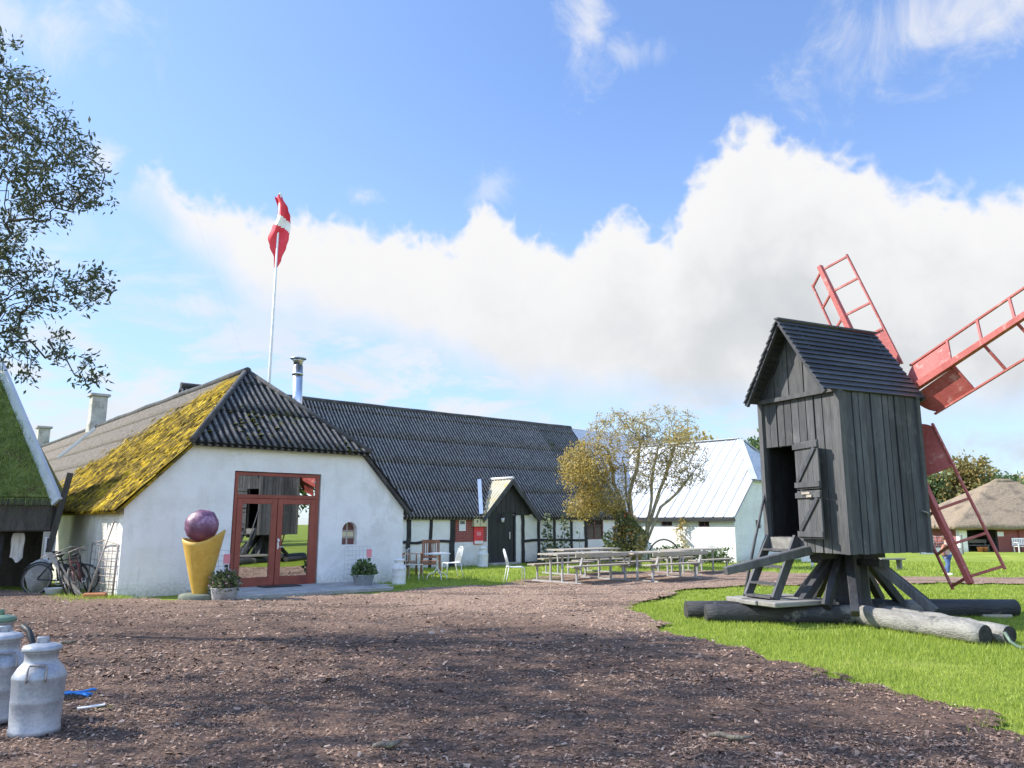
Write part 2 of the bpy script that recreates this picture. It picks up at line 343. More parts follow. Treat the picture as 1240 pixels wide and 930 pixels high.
def pathmat():
    m, t, p, o = base('bark_mulch')
    n1 = t.noise(o, .45, 5, .6); n2 = t.noise(o, 5, 6, .7); v = t.node('ShaderNodeTexVoronoi'); t.l.new(t.scale(o, (1,1.3,1)), v.inputs['Vector']); v.inputs['Scale'].default_value = 42
    v2 = t.node('ShaderNodeTexVoronoi'); t.l.new(t.scale(o, (1.6,1,1)), v2.inputs['Vector']); v2.inputs['Scale'].default_value = 19
    sx = t.node('ShaderNodeSeparateXYZ'); t.l.new(v.outputs['Color'], sx.inputs[0])
    s2 = t.node('ShaderNodeSeparateXYZ'); t.l.new(v2.outputs['Color'], s2.inputs[0])
    so_ = t.node('ShaderNodeSeparateXYZ'); t.l.new(o, so_.inputs[0])
    # light and shade added to the bark's own tones: pale sunlit far, dark near
    sun_zone = t.step(t.m('ADD', t.m('ADD', so_.outputs['Y'], t.m('MULTIPLY', so_.outputs['X'], .35)), t.m('MULTIPLY', t.m('SUBTRACT', n1, .5), 9)), 9.5, 17)
    old = t.mix(sx.outputs[0], (.042,.025,.017), (.20,.122,.084))  # bark tone with the foreground shade mixed in
    new = t.mix(sx.outputs[0], (.21,.132,.092), (.48,.335,.24))  # bark tone with the far yard's sunlight mixed in
    c = t.mix(sun_zone, old, new)
    c = t.mix(t.m('MULTIPLY', s2.outputs[1], .35), c, (.19,.125,.095))
    c = t.mix(t.m('MULTIPLY', t.step(n2, .54, .68), .6), c, (.06,.043,.035))
    tr_ = t.noise(t.scale(o, (.35,1,1)), .9, 6, .65)          # damp and trodden bands
    c = t.mix(t.m('MULTIPLY', t.step(tr_, .50, .62), .55), c, (.045,.030,.024))
    t.put(p.inputs['Base Color'], c); p.inputs['Roughness'].default_value = .95; p.inputs['Specular IOR Level'].default_value = .25
    bump(t, p, t.m('ADD', t.m('MULTIPLY', n2, 1.5), t.m('ADD', sx.outputs[1], s2.outputs[0])), 1, .03); return m
M['mulch'] = pathmat()
def chipmat():
    m, t, p, o = base('bark_chip')
    g = t.node('ShaderNodeNewGeometry'); r = g.outputs['Random Per Island']
    cr = t.node('ShaderNodeValToRGB'); t.l.new(r, cr.inputs[0]); e = cr.color_ramp
    e.elements[0].position = 0; e.elements[0].color = (.05,.036,.030,1); e.elements[1].position = 1; e.elements[1].color = (.37,.29,.235,1)
    for ps, c in ((.35,(.095,.056,.039,1)), (.65,(.22,.132,.092,1)), (.88,(.34,.225,.16,1))):
        q = e.elements.new(ps); q.color = c
    so_ = t.node('ShaderNodeSeparateXYZ'); t.l.new(o, so_.inputs[0])
    sun_zone = t.step(t.m('ADD', t.m('ADD', so_.outputs['Y'], t.m('MULTIPLY', so_.outputs['X'], .35)), t.m('MULTIPLY', t.m('SUBTRACT', t.noise(o, .45, 5, .6), .5), 9)), 9.5, 17)
    c = t.mix(t.m('MULTIPLY', sun_zone, .6), cr.outputs[0], (.46,.315,.22))  # chips painted paler towards the sunlit far yard
    t.put(p.inputs['Base Color'], c); p.inputs['Roughness'].default_value = .85
    return m
M['chip'] = chipmat()
M['blade'] = leafmat('grass_blade', (.20,.29,.03), (.46,.54,.09), .5)
M['leafdark'] = leafmat('dark_olive_leaf', (.045,.060,.032), (.12,.135,.07), .35)
M['leafyellow'] = leafmat('yellow_ochre_leaf', (.34,.23,.045), (.58,.45,.13), .4)
M['leafpale'] = leafmat('pale_lichen_leaf', (.33,.25,.07), (.54,.44,.17), .4)
M['leafivy'] = leafmat('ivy_leaf', (.05,.08,.03), (.22,.25,.11), .3)
M['leafgreen'] = leafmat('green_leaf', (.055,.10,.035), (.17,.24,.08), .35)
M['leafautumn'] = leafmat('autumn_leaf', (.12,.15,.05), (.42,.29,.10), .35)
M['leafsod'] = leafmat('sod_grass', (.13,.22,.045), (.40,.47,.15), .45)
M['flower'] = leafmat('pink_flower', (.5,.16,.30), (.7,.45,.6), .3)

# ------------------------------------------------------------------ camera
F, H = 930.0, 1.6
PITCH = math.atan(167/930.0); CP, SP = math.cos(PITCH), math.sin(PITCH)
cd = bpy.data.cameras.new('camera'); cam = bpy.data.objects.new('camera', cd); col.objects.link(cam)
cam.location = (0, 0, H); cam.rotation_euler = (PI/2 + PITCH, 0, 0)
cd.sensor_width = 36; cd.lens = 36*F/1240; cd.clip_end = 2000; cd.clip_start = .05; sc.camera = cam
def ray(x, y):
    u, v = (x-620)/F, (465-y)/F
    return Vector((u, CP - v*SP, SP + v*CP))
def G(x, y, z=0):                       # photo pixel -> point of the ground
    d = ray(x, y); return Vector((0, 0, H)) + d*((z-H)/d.z)
def at(x, y, Y):                        # photo pixel -> point at distance Y
    d = ray(x, y); return Vector((0, 0, H)) + d*(Y/d.y)
def sm(a, b, x):
    t = min(1, max(0, (x-a)/(b-a))); return t*t*(3-2*t)
def gz(x, y): return -.5*sm(26, 50, y)*sm(11, 18, x)

# ------------------------------------------------------------------ light and sky
SUN = Vector((-.997, .07, 0)).normalized(); EL = math.radians(40)
sv = Vector((SUN.x*math.cos(EL), SUN.y*math.cos(EL), math.sin(EL)))
sl = bpy.data.lights.new('sun', 'SUN'); sl.energy = 3.1; sl.angle = math.radians(.6); sl.color = (1, .955, .88)
so = bpy.data.objects.new('sun', sl); col.objects.link(so); so.rotation_euler = (-sv).to_track_quat('-Z', 'Y').to_euler(); so.location = (-30, 5, 30)
w = bpy.data.worlds.new('World'); sc.world = w; w.use_nodes = True
t = NT(w.node_tree); bg = t.n['Background']
sky = t.node('ShaderNodeTexSky'); sky.sky_type = 'NISHITA'; sky.sun_disc = False
sky.sun_elevation = EL; sky.sun_rotation = math.atan2(SUN.x, SUN.y) % (2*PI); sky.air_density = 1.0; sky.dust_density = .6; sky.ozone_density = 1.6
BGS = .13
bg.inputs['Strength'].default_value = BGS
tc = t.node('ShaderNodeTexCoord'); d = tc.outputs['Generated']
sx = t.node('ShaderNodeSeparateXYZ'); t.l.new(d, sx.inputs[0])
az = t.m('ARCTAN2', sx.outputs['X'], sx.outputs['Y']); el = t.m('ARCSINE', sx.outputs['Z'])
cmb = t.node('ShaderNodeCombineXYZ'); t.put(cmb.inputs[0], az); t.put(cmb.inputs[1], el); ae = cmb.outputs[0]
def azel(x, y):
    q = ray(x, y).normalized(); return math.atan2(q.x, q.y), math.asin(q.z)
A0, A1 = -1.0, 1.0; E1 = .8
def curve(px, out_l, out_r):
    n = t.node('ShaderNodeFloatCurve'); c = n.mapping.curves[0]
    pts = sorted(((azel(x, y)[0]-A0)/(A1-A0), azel(x, y)[1]/E1) for x, y in px)
    c.points[0].location = (0, out_l); c.points[1].location = (1, out_r)
    for p in pts: c.points.new(*p)
    for p in c.points: p.handle_type = 'AUTO'
    n.mapping.update(); return n
wob = t.m('MULTIPLY', t.m('SUBTRACT', t.noise(ae, 16, 3, .5), .5), .03)
azn = t.m('DIVIDE', t.m('SUBTRACT', t.m('ADD', az, wob), A0), A1-A0, clamp=True)
up = curve([(150,225),(172,212),(192,212),(230,245),(260,243),(300,262),(350,260),(400,268),(480,282),(540,292),(562,270),(590,246),(612,258),(640,288),(690,292),(725,275),(750,258),(770,262),(800,288),(822,262),(835,225),(865,188),(890,152),(912,142),(950,165),(1000,190),(1060,197),(1085,228),(1150,226),(1200,236),(1240,226)], .25, .35)
lo = curve([(150,228),(172,236),(220,296),(270,330),(330,388),(400,402),(480,422),(560,447),(620,466),(680,480),(740,492),(900,500),(1100,505),(1240,500)], .25, .14)
t.put(up.inputs['Value'], azn); t.put(lo.inputs['Value'], azn)
upv = t.m('MULTIPLY', up.outputs[0], E1); lov = t.m('MULTIPLY', lo.outputs[0], E1)
f1 = t.noise(ae, 18, 8, .62, .4); f2 = t.noise(ae, 7, 6, .6, .3)
bil = lambda sc_: t.m('SUBTRACT', .5, t.m('ABSOLUTE', t.m('SUBTRACT', t.noise(ae, sc_, 2, .5, .3), .5)))    # rounded puffs
edge = t.m('ADD', t.m('MULTIPLY', t.m('SUBTRACT', f1, .5), .05), t.m('MULTIPLY', t.m('SUBTRACT', f2, .5), .02))
edge = t.m('ADD', edge, t.m('ADD', t.m('MULTIPLY', t.m('SUBTRACT', bil(21), .42), .11), t.m('MULTIPLY', t.m('SUBTRACT', bil(52), .42), .035)))
dtop = t.m('ADD', t.m('SUBTRACT', upv, el), edge)
mtop = t.step(dtop, -.012, .024)
mlow = t.step(t.m('ADD', t.m('SUBTRACT', el, lov), t.m('MULTIPLY', t.m('SUBTRACT', f2, .5), .10)), -.035, .05)
bank = t.m('MULTIPLY', mtop, mlow)
# thin streaky cloud near the horizon and a few loose wisps
st = t.noise(t.scale(ae, (1, 2.6, 1)), 5.5, 7, .62, .5)
hz = t.m('MULTIPLY', t.step(st, .42, .60), t.m('SUBTRACT', 1, t.step(el, .16, .40)))
hz = t.m('MULTIPLY', hz, t.m('MULTIPLY_ADD', t.step(az, .15, .6), -.35, .85))
def wisp(x, y, rx, ry, amt, rot=0, sc_=9):
    a, e = azel(x, y)
    da = t.m('SUBTRACT', az, a); de = t.m('SUBTRACT', el, e)
    c, s = math.cos(rot), math.sin(rot)
    u = t.m('DIVIDE', t.m('ADD', t.m('MULTIPLY', da, c), t.m('MULTIPLY', de, s)), rx)
    v = t.m('DIVIDE', t.m('SUBTRACT', t.m('MULTIPLY', de, c), t.m('MULTIPLY', da, s)), ry)
    q = t.m('SUBTRACT', 1, t.m('SQRT', t.m('ADD', t.m('MULTIPLY', u, u), t.m('MULTIPLY', v, v))))
    n = t.noise(ae, sc_, 7, .65, .6)
    return t.m('MULTIPLY', t.step(t.m('ADD', q, t.m('MULTIPLY', t.m('SUBTRACT', n, .5), 2.6)), .15, 1.25), amt)
ws = [wisp(715,35,.06,.12,.75,.25,11), wisp(760,62,.06,.03,.45,0,14), wisp(1150,20,.22,.10,.85,.1,9), wisp(60,25,.18,.07,.6,.15,10), wisp(128,192,.04,.035,.9,0,14),
      wisp(445,240,.03,.018,.5,0,20), wisp(590,232,.06,.04,.4,.3,16), wisp(215,370,.16,.025,.65,0,12), wisp(1215,540,.16,.05,.8,0,12)]
cl = bank
for q in ws + [hz]: cl = t.m('MAXIMUM', cl, q)
# grey modelling inside the bank: lobes of an offset noise, darker low in the middle and right
lobe = t.noise(ae, 9, 5, .55, .2); lobe2 = t.noise(ae, 3.2, 4, .5)
deep = t.step(dtop, .015, .20)
right = t.step(az, -.15, .45)
shade = t.m('MULTIPLY', deep, t.m('MULTIPLY_ADD', t.step(t.m('ADD', t.m('MULTIPLY', lobe, .5), t.m('MULTIPLY', lobe2, .5)), .36, .62), .75, .25))
shade = t.m('MULTIPLY', shade, t.m('MULTIPLY_ADD', right, .65, .35))
K = 2.85
ccol = t.mix(shade, (K*1.0, K*1.0, K*1.01), (K*.68, K*.71, K*.745))
skyc = t.mix(1.0, sky.outputs[0], (.60, .71, .90), 'MULTIPLY')
# whitish veil of thin high cloud low in the sky and to the left
veil = t.m('MULTIPLY', t.m('SUBTRACT', 1, t.step(el, -.02, .6)), .42)
veil = t.m('ADD', veil, t.m('MULTIPLY', t.m('SUBTRACT', 1, t.step(az, -.75, .2)), .20), clamp=True)
skyc = t.mix(t.m('ADD', veil, .10, clamp=True), skyc, (K*.60, K*.80, K*1.02))
# gain added to the sky overhead and behind the viewer, to lift shaded walls
back = t.m('ADD', t.step(sx.outputs['Y'], .25, -.6), t.step(el, .75, 1.2), clamp=True)
tot = t.mix(cl, skyc, ccol)
t.l.new(t.mix(1.0, tot, t.mix(back, (1,1,1), (1.95,1.87,1.78)), 'MULTIPLY'), bg.inputs['Color'])
sc.view_settings.view_transform = 'Standard'; sc.view_settings.look = 'None'; sc.view_settings.exposure = 1.35; sc.view_settings.gamma = 1

# ------------------------------------------------------------------ ground, path, grass
PATHPX = [(1320,915),(1240,886),(1100,846),(960,806),(850,779),(790,757),(764,740),(775,730),(830,717),(905,711),(1000,711),(1090,708),(1240,708.5),(1420,709),
          (1420,701),(1240,701.5),(1090,700),(960,696),(900,692.5),(800,692),(740,694),(690,697),(650,701),(610,709),(560,712),(500,714),(472,719),(440,722),(380,722),(300,730),(200,729),(140,727),(60,724),(0,716),(-220,716),(-560,800),(-900,1150),(1500,1150),(1500,960)]
PATH = [(G(x, y).x, G(x, y).y) for x, y in PATHPX]
PA = np.array(PATH)
def inpoly(X, Y, P=PA):
    ins = np.zeros(X.shape, bool); n = len(P)
    for i in range(n):
        x1, y1 = P[i]; x2, y2 = P[(i+1) % n]
        c = ((y1 > Y) != (y2 > Y)) & (X < (x2-x1)*(Y-y1)/((y2-y1) if y2 != y1 else 1e-9)+x1)
        ins ^= c
    return ins
rng = np.random.default_rng(5)
def vnoise(X, Y, s, seed=0):
    """smooth value noise on numpy arrays"""
    g = np.random.default_rng(seed).random((256, 256)); x, y = X*s+500, Y*s+500
    i, j = np.floor(x).astype(int), np.floor(y).astype(int); fx, fy = x-i, y-j
    fx, fy = fx*fx*(3-2*fx), fy*fy*(3-2*fy)
    a, b, c, d_ = g[i % 256, j % 256], g[(i+1) % 256, j % 256], g[i % 256, (j+1) % 256], g[(i+1) % 256, (j+1) % 256]
    return (a*(1-fx)+b*fx)*(1-fy)+(c*(1-fx)+d_*fx)*fy
def wobble(X, Y):
    return X+(vnoise(X, Y, 1.6, 1)-.5)*.5+(vnoise(X, Y, 7, 2)-.5)*.16, Y+(vnoise(X, Y, 1.6, 3)-.5)*.5+(vnoise(X, Y, 7, 4)-.5)*.16
def onpath(X, Y): return inpoly(*wobble(X, Y))
# ground: one sheet, gently falling to the right beyond the mill
g = MB(); xs = [-400,-200,-100,-60,-30,-15,0,8]+[11+i for i in range(8)]+[24,32,45,60,80,130,250,400]; ys = [-400,-150,-60,-20,0,12,20]+[26+2*i for i in range(13)]+[56,70,100,160,260,400,700]
g.add([(x, y, gz(x, y)) for y in ys for x in xs], [(j*len(xs)+i, j*len(xs)+i+1, (j+1)*len(xs)+i+1, (j+1)*len(xs)+i) for j in range(len(ys)-1) for i in range(len(xs)-1)], True)
tag(g.build('ground', M['lawn']), 'green lawn spreading around the mill and between the farm buildings', kind='structure')
st_ = .11
gx, gy = np.meshgrid(np.arange(-14, 30, st_), np.arange(1.2, 27, st_), indexing='ij')
inside = onpath(gx+st_/2, gy+st_/2)
zz = .012+.03*vnoise(gx, gy, .9, 11)+.022*vnoise(gx, gy, 3.1, 12)+.014*vnoise(gx, gy, 9, 13)
nx, ny = gx.shape; ii, jj = np.nonzero(inside[:-1, :-1])
idx = np.stack([ii*ny+jj, (ii+1)*ny+jj, (ii+1)*ny+jj+1, ii*ny+jj+1], 1)
used, inv = np.unique(idx.ravel(), return_inverse=True)
P3 = np.stack([gx.ravel(), gy.ravel(), zz.ravel()], 1)[used]
P3[:, 2] += np.array([gz(a, b) for a, b in P3[:, :2]])
tag(np_obj('bark_path', P3, inv, 4, M['mulch'], smooth=True), 'brown bark mulch yard and path in front of the farmhouse', kind='structure')
# bark chips lying on the path
def chips(n, y0, y1, smin, smax):
    Y = y0*(y1/y0)**rng.random(n); X = (rng.random(n)*2-1)*(Y*.72+2.2)
    k = onpath(X, Y) & (.25+1.1*vnoise(X*.45, Y, .9, 41)*vnoise(X, Y, 2.2, 42)*1.8 > rng.random(n)); X, Y = X[k], Y[k]; n = len(X)
    L = rng.uniform(smin, smax, n)*np.where(rng.random(n) > .93, 1.9, 1); W = L*rng.uniform(.18, .5, n); T = L*rng.uniform(.06, .16, n)
    a = rng.random(n)*2*PI; tl = rng.normal(0, .28, n); tw = rng.normal(0, .4, n)
    ux = np.stack([np.cos(a)*np.cos(tl), np.sin(a)*np.cos(tl), np.sin(tl)], 1)
    h = np.stack([-np.sin(a), np.cos(a), np.zeros(n)], 1); up_ = np.cross(ux, h)
    vy = h*np.cos(tw)[:, None]+up_*np.sin(tw)[:, None]; wz = np.cross(ux, vy)
    c = np.stack([X, Y, .018+.03*vnoise(X, Y, .9, 11)+.022*vnoise(X, Y, 3.1, 12)+.014*vnoise(X, Y, 9, 13)+.004], 1)
    vs = []
    for i, j, k2 in ((-1,-.6,0),(1,-.35,0),(.8,.5,0),(-.9,.7,0),(-.6,-.2,1),(.7,.05,1)):
        vs.append(c+ux*(L*i/2)[:, None]+vy*(W*j)[:, None]+wz*(T*k2)[:, None])
    V = np.stack(vs, 1).reshape(-1, 3)
    fq = np.array([(0,1,5,4),(2,3,4,5),(0,4,3,3),(1,2,5,5)])
    tri = np.array([(0,1,5),(0,5,4),(2,3,4),(2,4,5),(0,4,3),(1,2,5)])
    I = (tri[None]+(np.arange(n)*6)[:, None, None]).reshape(-1, 3)
    return V, I
V1, I1 = chips(190000, 2.6, 8.5, .010, .034); V2, I2 = chips(72000, 8, 21, .018, .05)
tag(np_obj('bark_chips', np.concatenate([V1, V2]), np.concatenate([I1, I2+len(V1)]), 3, M['chip']), 'loose bark chips scattered over the mulch yard', kind='stuff')
# grass blades on the lawn
def blades(X, Y, hmin, hmax, wd, lean=.5, z=0):
    n = len(X); a = rng.random(n)*2*PI; h = rng.uniform(hmin, hmax, n)*(.55+.9*vnoise(X, Y, .8, 21)); wv = wd*rng.uniform(.6, 1.4, n)
    la = rng.random(n)*2*PI; lm = h*rng.uniform(.1, lean*1.6, n)
    z0 = np.array([gz(p, q) for p, q in zip(X, Y)])+z
    b0 = np.stack([X-np.cos(a)*wv, Y-np.sin(a)*wv, z0-.005], 1); b1 = np.stack([X+np.cos(a)*wv, Y+np.sin(a)*wv, z0-.005], 1)
    tp = np.stack([X+np.cos(la)*lm, Y+np.sin(la)*lm, z0+h], 1)
    return np.stack([b0, b1, tp], 1).reshape(-1, 3)
def scatter(n, x0, x1, y0, y1, inv_path=True):
    X, Y = rng.uniform(x0, x1, n), rng.uniform(y0, y1, n)
    k = (np.abs(X) < Y*.70+3.0) & (vnoise(X, Y, 1.1, 31)*.6+vnoise(X, Y, 4.5, 32)*.4 > rng.random(n)*.55)
    if inv_path: k &= ~onpath(X, Y)
    return X[k], Y[k]
bl = []
for (n, x0, x1, y0, y1, h0, h1, wd) in ((120000,1.5,11,3.5,11,.03,.065,.0045),(80000,1.5,12,11,16,.035,.07,.006),(42000,2,17,16,21,.04,.08,.009),
        (30000,-3.6,8,19.5,31,.04,.08,.010),(26000,8,26,22,34,.05,.09,.014)):
    X, Y = scatter(n, x0, x1, y0, y1); bl.append(blades(X, Y, h0, h1, wd))
# blades straying into the mulch along its edge
for (n, x0, x1, y0, y1, wd) in ((60000,0,9,5.5,15,.0045),(40000,-4,10,15,23,.008)):
    X, Y = scatter(n, x0, x1, y0, y1, False); k = onpath(X, Y) & ~onpath(X+rng.normal(0,.16,n)[:len(X)], Y+rng.normal(0,.16,n)[:len(X)])
    bl.append(blades(X[k], Y[k], .025, .06, wd, .6, .03))
# ragged tufts on the edge of the mulch and weeds at the farmhouse foot
for (px, py, r_, n) in ((110,727,.5,900),(135,726,.4,500),(85,724,.4,500),(500,712,.5,500),(470,712,.4,300),(210,895,.16,220),(95,920,.13,160),(170,905,.10,120),(125,865,.08,90),(230,897,.07,70),(600,708,.7,400),(660,702,.7,300)):
    c = G(px, py); X = c.x+rng.normal(0, r_*.6, n); Y = c.y+rng.normal(0, r_*.5, n)
    bl.append(blades(X, Y, .03, .085 if py < 800 else .03, .006, .7, .03))
V = np.concatenate(bl)
tag(np_obj('grass', V, None, 3, M['blade']), 'short bright green grass blades on the lawn', kind='stuff')
# ------------------------------------------------------------------ corrugated sheets
def corrugated(mb, O, U, V, Ulen, vmin, vmax, pitch=.177, amp=.026, course=1.1, spc=6, sag=.0, profile='sine'):
    """O eave corner, U along the eave, V up the slope (unit vectors); vmin/vmax(u) clip the slope; sheets lap every course"""
    O, U, V = Vector(O), Vector(U), Vector(V); N = U.cross(V).normalized()
    if N.z < 0: N = -N
    n = max(2, int(round(Ulen/pitch*spc))); us = [Ulen*i/n for i in range(n+1)]
    vm = max(vmax(u) for u in us); k = 0
    rr = random.Random(3)
    while k*course < vm:
        a, b = k*course, (k+1)*course+.09
        rows = 4; vs = []; ok = []
        for i, u in enumerate(us):
            lo, hi = max(a, vmin(u)), min(b, vmax(u)); ok.append(hi-lo > .004)
            if hi < lo: hi = lo
            if profile == 'sine': w = amp*math.sin(2*PI*u/pitch)
            else: w = amp*(1 if (u/pitch) % 1 < .16 else 0)
            for j in range(rows):
                v = lo+(hi-lo)*j/(rows-1)
                lift = .022*(1-(v-a)/(b-a))+w
                p = O+U*u+V*v+N*lift
                if sag: p.z -= sag*math.sin(PI*min(1, max(0, u/Ulen)))
                vs.append(p)
        fs = [(i*rows+j, (i+1)*rows+j, (i+1)*rows+j+1, i*rows+j+1) for i in range(n) if ok[i] or ok[i+1] for j in range(rows-1)]
        # lower sheet edge thickness
        bse = len(vs); vs += [vs[i*rows]-N*.012 for i in range(n+1)]
        fs += [(i*rows, bse+i, bse+i+1, (i+1)*rows) for i in range(n) if ok[i] and ok[i+1]]
        mb.add(vs, fs, profile == 'sine'); k += 1
    return mb
def slab(mb, pts, t):
    """a flat board of thickness t hung under the polygon pts"""
    pts = [Vector(p) for p in pts]; nn = (pts[1]-pts[0]).cross(pts[2]-pts[0]).normalized()
    if nn.z < 0: nn = -nn
    n = len(pts); vs = pts+[p-nn*t for p in pts]
    return mb.add(vs, [tuple(range(n)), tuple(range(2*n-1, n-1, -1))]+[(i, i+n, (i+1) % n+n, (i+1) % n) for i in range(n)])
ANG = math.atan2(.652, .758)
FD, FB = Vector((math.cos(ANG), math.sin(ANG), 0)), Vector((-math.sin(ANG), math.cos(ANG), 0))
FO = Vector((-8.373, 16.803, 0))
def FW(a, b, z=0): return FO+FD*a+FB*b+Vector((0, 0, z))     # farm yard axes -> world
# ------------------------------------------------------------------ farmhouse with the half-hipped white gable
fh = empty('farmhouse', FO, ANG, 'long whitewashed farmhouse with mossy corrugated roof and red glazed double doors in its gable', 'house')
w_ = MB(); T = .34; ZH = 3.40; DX0, DX1, DZ = 2.36, 4.60, 2.80; NX0, NX1, NZ0, NZ1 = 5.25, 5.69, 1.02, 1.38
w_.prism([(0,-.1),(DX0,-.1),(DX0,ZH),(1.33,ZH),(.0,1.98)], 0, T)
w_.prism([(DX0,DZ),(DX1,DZ),(DX1,ZH),(DX0,ZH)], 0, T)
w_.prism([(DX1,-.1),(NX0,-.1),(NX0,ZH),(DX1,ZH)], 0, T)
w_.prism([(NX0,-.1),(NX1,-.1),(NX1,NZ0),(NX0,NZ0)], 0, T)
arc = [(NX0+.22+.22*math.cos(PI*i/10), NZ1+.22*math.sin(PI*i/10)) for i in range(11)]
w_.prism([(NX0,ZH)]+[(NX1,ZH)]+arc, 0, T)
w_.prism([(NX1,-.1),(7.1,-.1),(7.1,1.93),(5.72,ZH),(NX1,ZH)], 0, T)
w_.build('gable_wall', M['white'], fh)
MB().box(0, T, T, 36, -.1, 1.92).build('side_wall', M['side'], fh)
MB().box(7.1-T, 7.1, T, 36, -.1, 1.9).box(T, 7.1-T, 35.7, 36, -.1, 3).build('rear_wall', M['side'], fh)
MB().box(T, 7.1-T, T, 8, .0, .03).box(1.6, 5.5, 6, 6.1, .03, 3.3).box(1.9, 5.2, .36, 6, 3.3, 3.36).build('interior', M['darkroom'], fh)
SL = 1.037; c46, s46 = 1/math.hypot(1, SL), SL/math.hypot(1, SL)
AP, APB, RZ = 3.55, 2.75, 5.72
ROOFT = Vector((-s46, 0, c46))
e0 = -.22; ez = RZ-(AP-e0)*SL; slope_len = math.hypot(AP-e0, RZ-ez)
hipv = lambda b: min(slope_len, (1.33-e0+(AP-1.33)*max(0, (b+.18))/(APB+.18))/c46)
rf = MB()
corrugated(rf, (e0, -.18, ez+.03), (0,1,0), (c46,0,s46), 36.3, lambda u: 0, lambda u: hipv(u-.18), spc=6)
slab(rf, [(e0+.02,-.15,ez),(1.33,-.15,RZ-(AP-1.33)*SL),(AP,APB,RZ),(AP,36,RZ),(e0+.02,36,ez)], .06)
rf.build('roof', M['mossroof'], fh)
rf = MB(); e1 = 7.1+.2; ez1 = RZ-(e1-AP)*SL
corrugated(rf, (e1, -.18, ez1+.03), (0,1,0), (-c46,0,s46), 36.3, lambda u: 0, lambda u: hipv(u-.18), spc=4)
slab(rf, [(e1-.02,-.15,ez1),(5.77,-.15,RZ-(5.77-AP)*SL),(AP,APB,RZ),(AP,36,RZ),(e1-.02,36,ez1)], .06)
rf.build('roof', M['fibreplain'], fh)
hb, hz0 = -.26, 3.36; hl = math.hypot(APB-hb, RZ-hz0); hv = Vector((0, APB-hb, RZ-hz0)).normalized()
rf = MB()
corrugated(rf, (1.24, hb, hz0+.03), (1,0,0), hv, 4.62, lambda u: 0, lambda u: hl*max(0, 1-abs(u-2.31)/2.31), course=1.55)
slab(rf, [(1.26,hb+.02,hz0),(5.84,hb+.02,hz0),(AP,APB,RZ)], .05)
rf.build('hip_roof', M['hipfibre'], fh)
rc = MB()
rc.tube([(AP,APB-.1,RZ+.05)]+[(AP,b,RZ+.05+.02*math.sin(b*1.7)) for b in range(4, 37, 2)], .11, 8)
rc.tube([(1.24,hb,hz0+.07),(2.4,hb+(APB-hb)*.5,(hz0+RZ)/2+.06),(AP,APB,RZ+.06)], .075, 8); rc.tube([(5.86,hb,hz0+.07),(4.7,hb+(APB-hb)*.5,(hz0+RZ)/2+.06),(AP,APB,RZ+.06)], .075, 8)
rc.build('ridge_cap', M['fibreplain'], fh)
# moss cushions on the low slope
ms = MB(); rm = random.Random(11)
for i in range(3000):
    b = rm.uniform(-.1, 12); v = rm.random()**1.2*slope_len*.95
    zlim = 7.2-.44*b+rm.gauss(0, .6)
    z = ez+v*s46
    if z > zlim or v > hipv(b)-.12 or v < .02 or (z > 4.2 and rm.random() < (z-4.0)*.55): continue
    L = rm.uniform(.10, .38); wv = rm.uniform(.04, .085); hh = rm.uniform(.02, .055)
    k = len(ms.v); ms.blob((0,0,0), L/2, wv, hh, 6, 4, .25, rm)
    ms.xf(Matrix.Translation((e0+v*c46, b, z+.055)) @ Matrix.Rotation(-math.atan(SL), 4, 'Y') @ Matrix.Rotation(rm.gauss(0, .12), 4, 'Z'), k)
tag(ms.build('moss', M['moss'], fh), 'yellow moss cushions on the low slope', kind='stuff')
ms = MB()
for i in range(34):
    u = rm.uniform(.5, 4.2); vm = hl*max(0, 1-abs(u-2.31)/2.31); v = rm.uniform(.02, .75)*vm
    if rm.random() > .55: u = rm.gauss(1.75, .25); v = rm.uniform(.1, .5)*hl*max(0, 1-abs(u-2.31)/2.31)
    p = Vector((1.24+u, hb, hz0+.06))+hv*v
    ms.blob(p, rm.uniform(.03,.06), rm.uniform(.05,.12), .018, 6, 4, .35, rm)
tag(ms.build('moss', M['moss2'], fh), 'small moss cushions on the hip', kind='stuff')
MB().beam((AP-1.55,18.7,RZ-1.5*SL+.08),(AP-.25,18.7,RZ-.2*SL+.08),.16,.02,(0,1,0)).build('flashing_strip', M['whitepaint'], fh)
for b, hh, wd in ((19.8, 7.25, .62), (32.2, 6.95, .58)):
    q = MB(); q.box(AP-wd/2, AP+wd/2, b-wd/2, b+wd/2, 5.1, hh-.12); q.box(AP-wd/2-.03, AP+wd/2+.03, b-wd/2-.03, b+wd/2+.03, 5.5, 5.9)
    ch = q.build('chimney', M['chimney'], fh, bevel=.02)
    MB().box(AP-wd/2-.09, AP+wd/2+.09, b-wd/2-.09, b+wd/2+.09, hh-.118, hh).build('chimney_cap', M['concrete'], ch, bevel=.015)
fp = MB(); fp.tube([(5.27,3.0,3.8),(5.2,3.0,6.18)], .145, 20); fp.tube([(5.2,3.0,5.9),(5.2,3.0,5.98)], .16, 20)
fl = fp.build('flue_pipe', M['steel'], fh)
fp = MB(); fp.lathe([(.13,0),(.13,.10),(.17,.14),(.17,.17)], 20, (5.2,3.0,6.19)); fp.lathe([(.235,0),(.235,.025),(.06,.07),(.001,.075)], 20, (5.2,3.0,6.39))
for k in range(4): fp.box(5.2+.14*math.cos(k*PI/2)-.01, 5.2+.14*math.cos(k*PI/2)+.01, 3+.14*math.sin(k*PI/2)-.01, 3+.14*math.sin(k*PI/2)+.01, 6.34, 6.40)
fp.build('flue_cowl', M['steel'], fl)
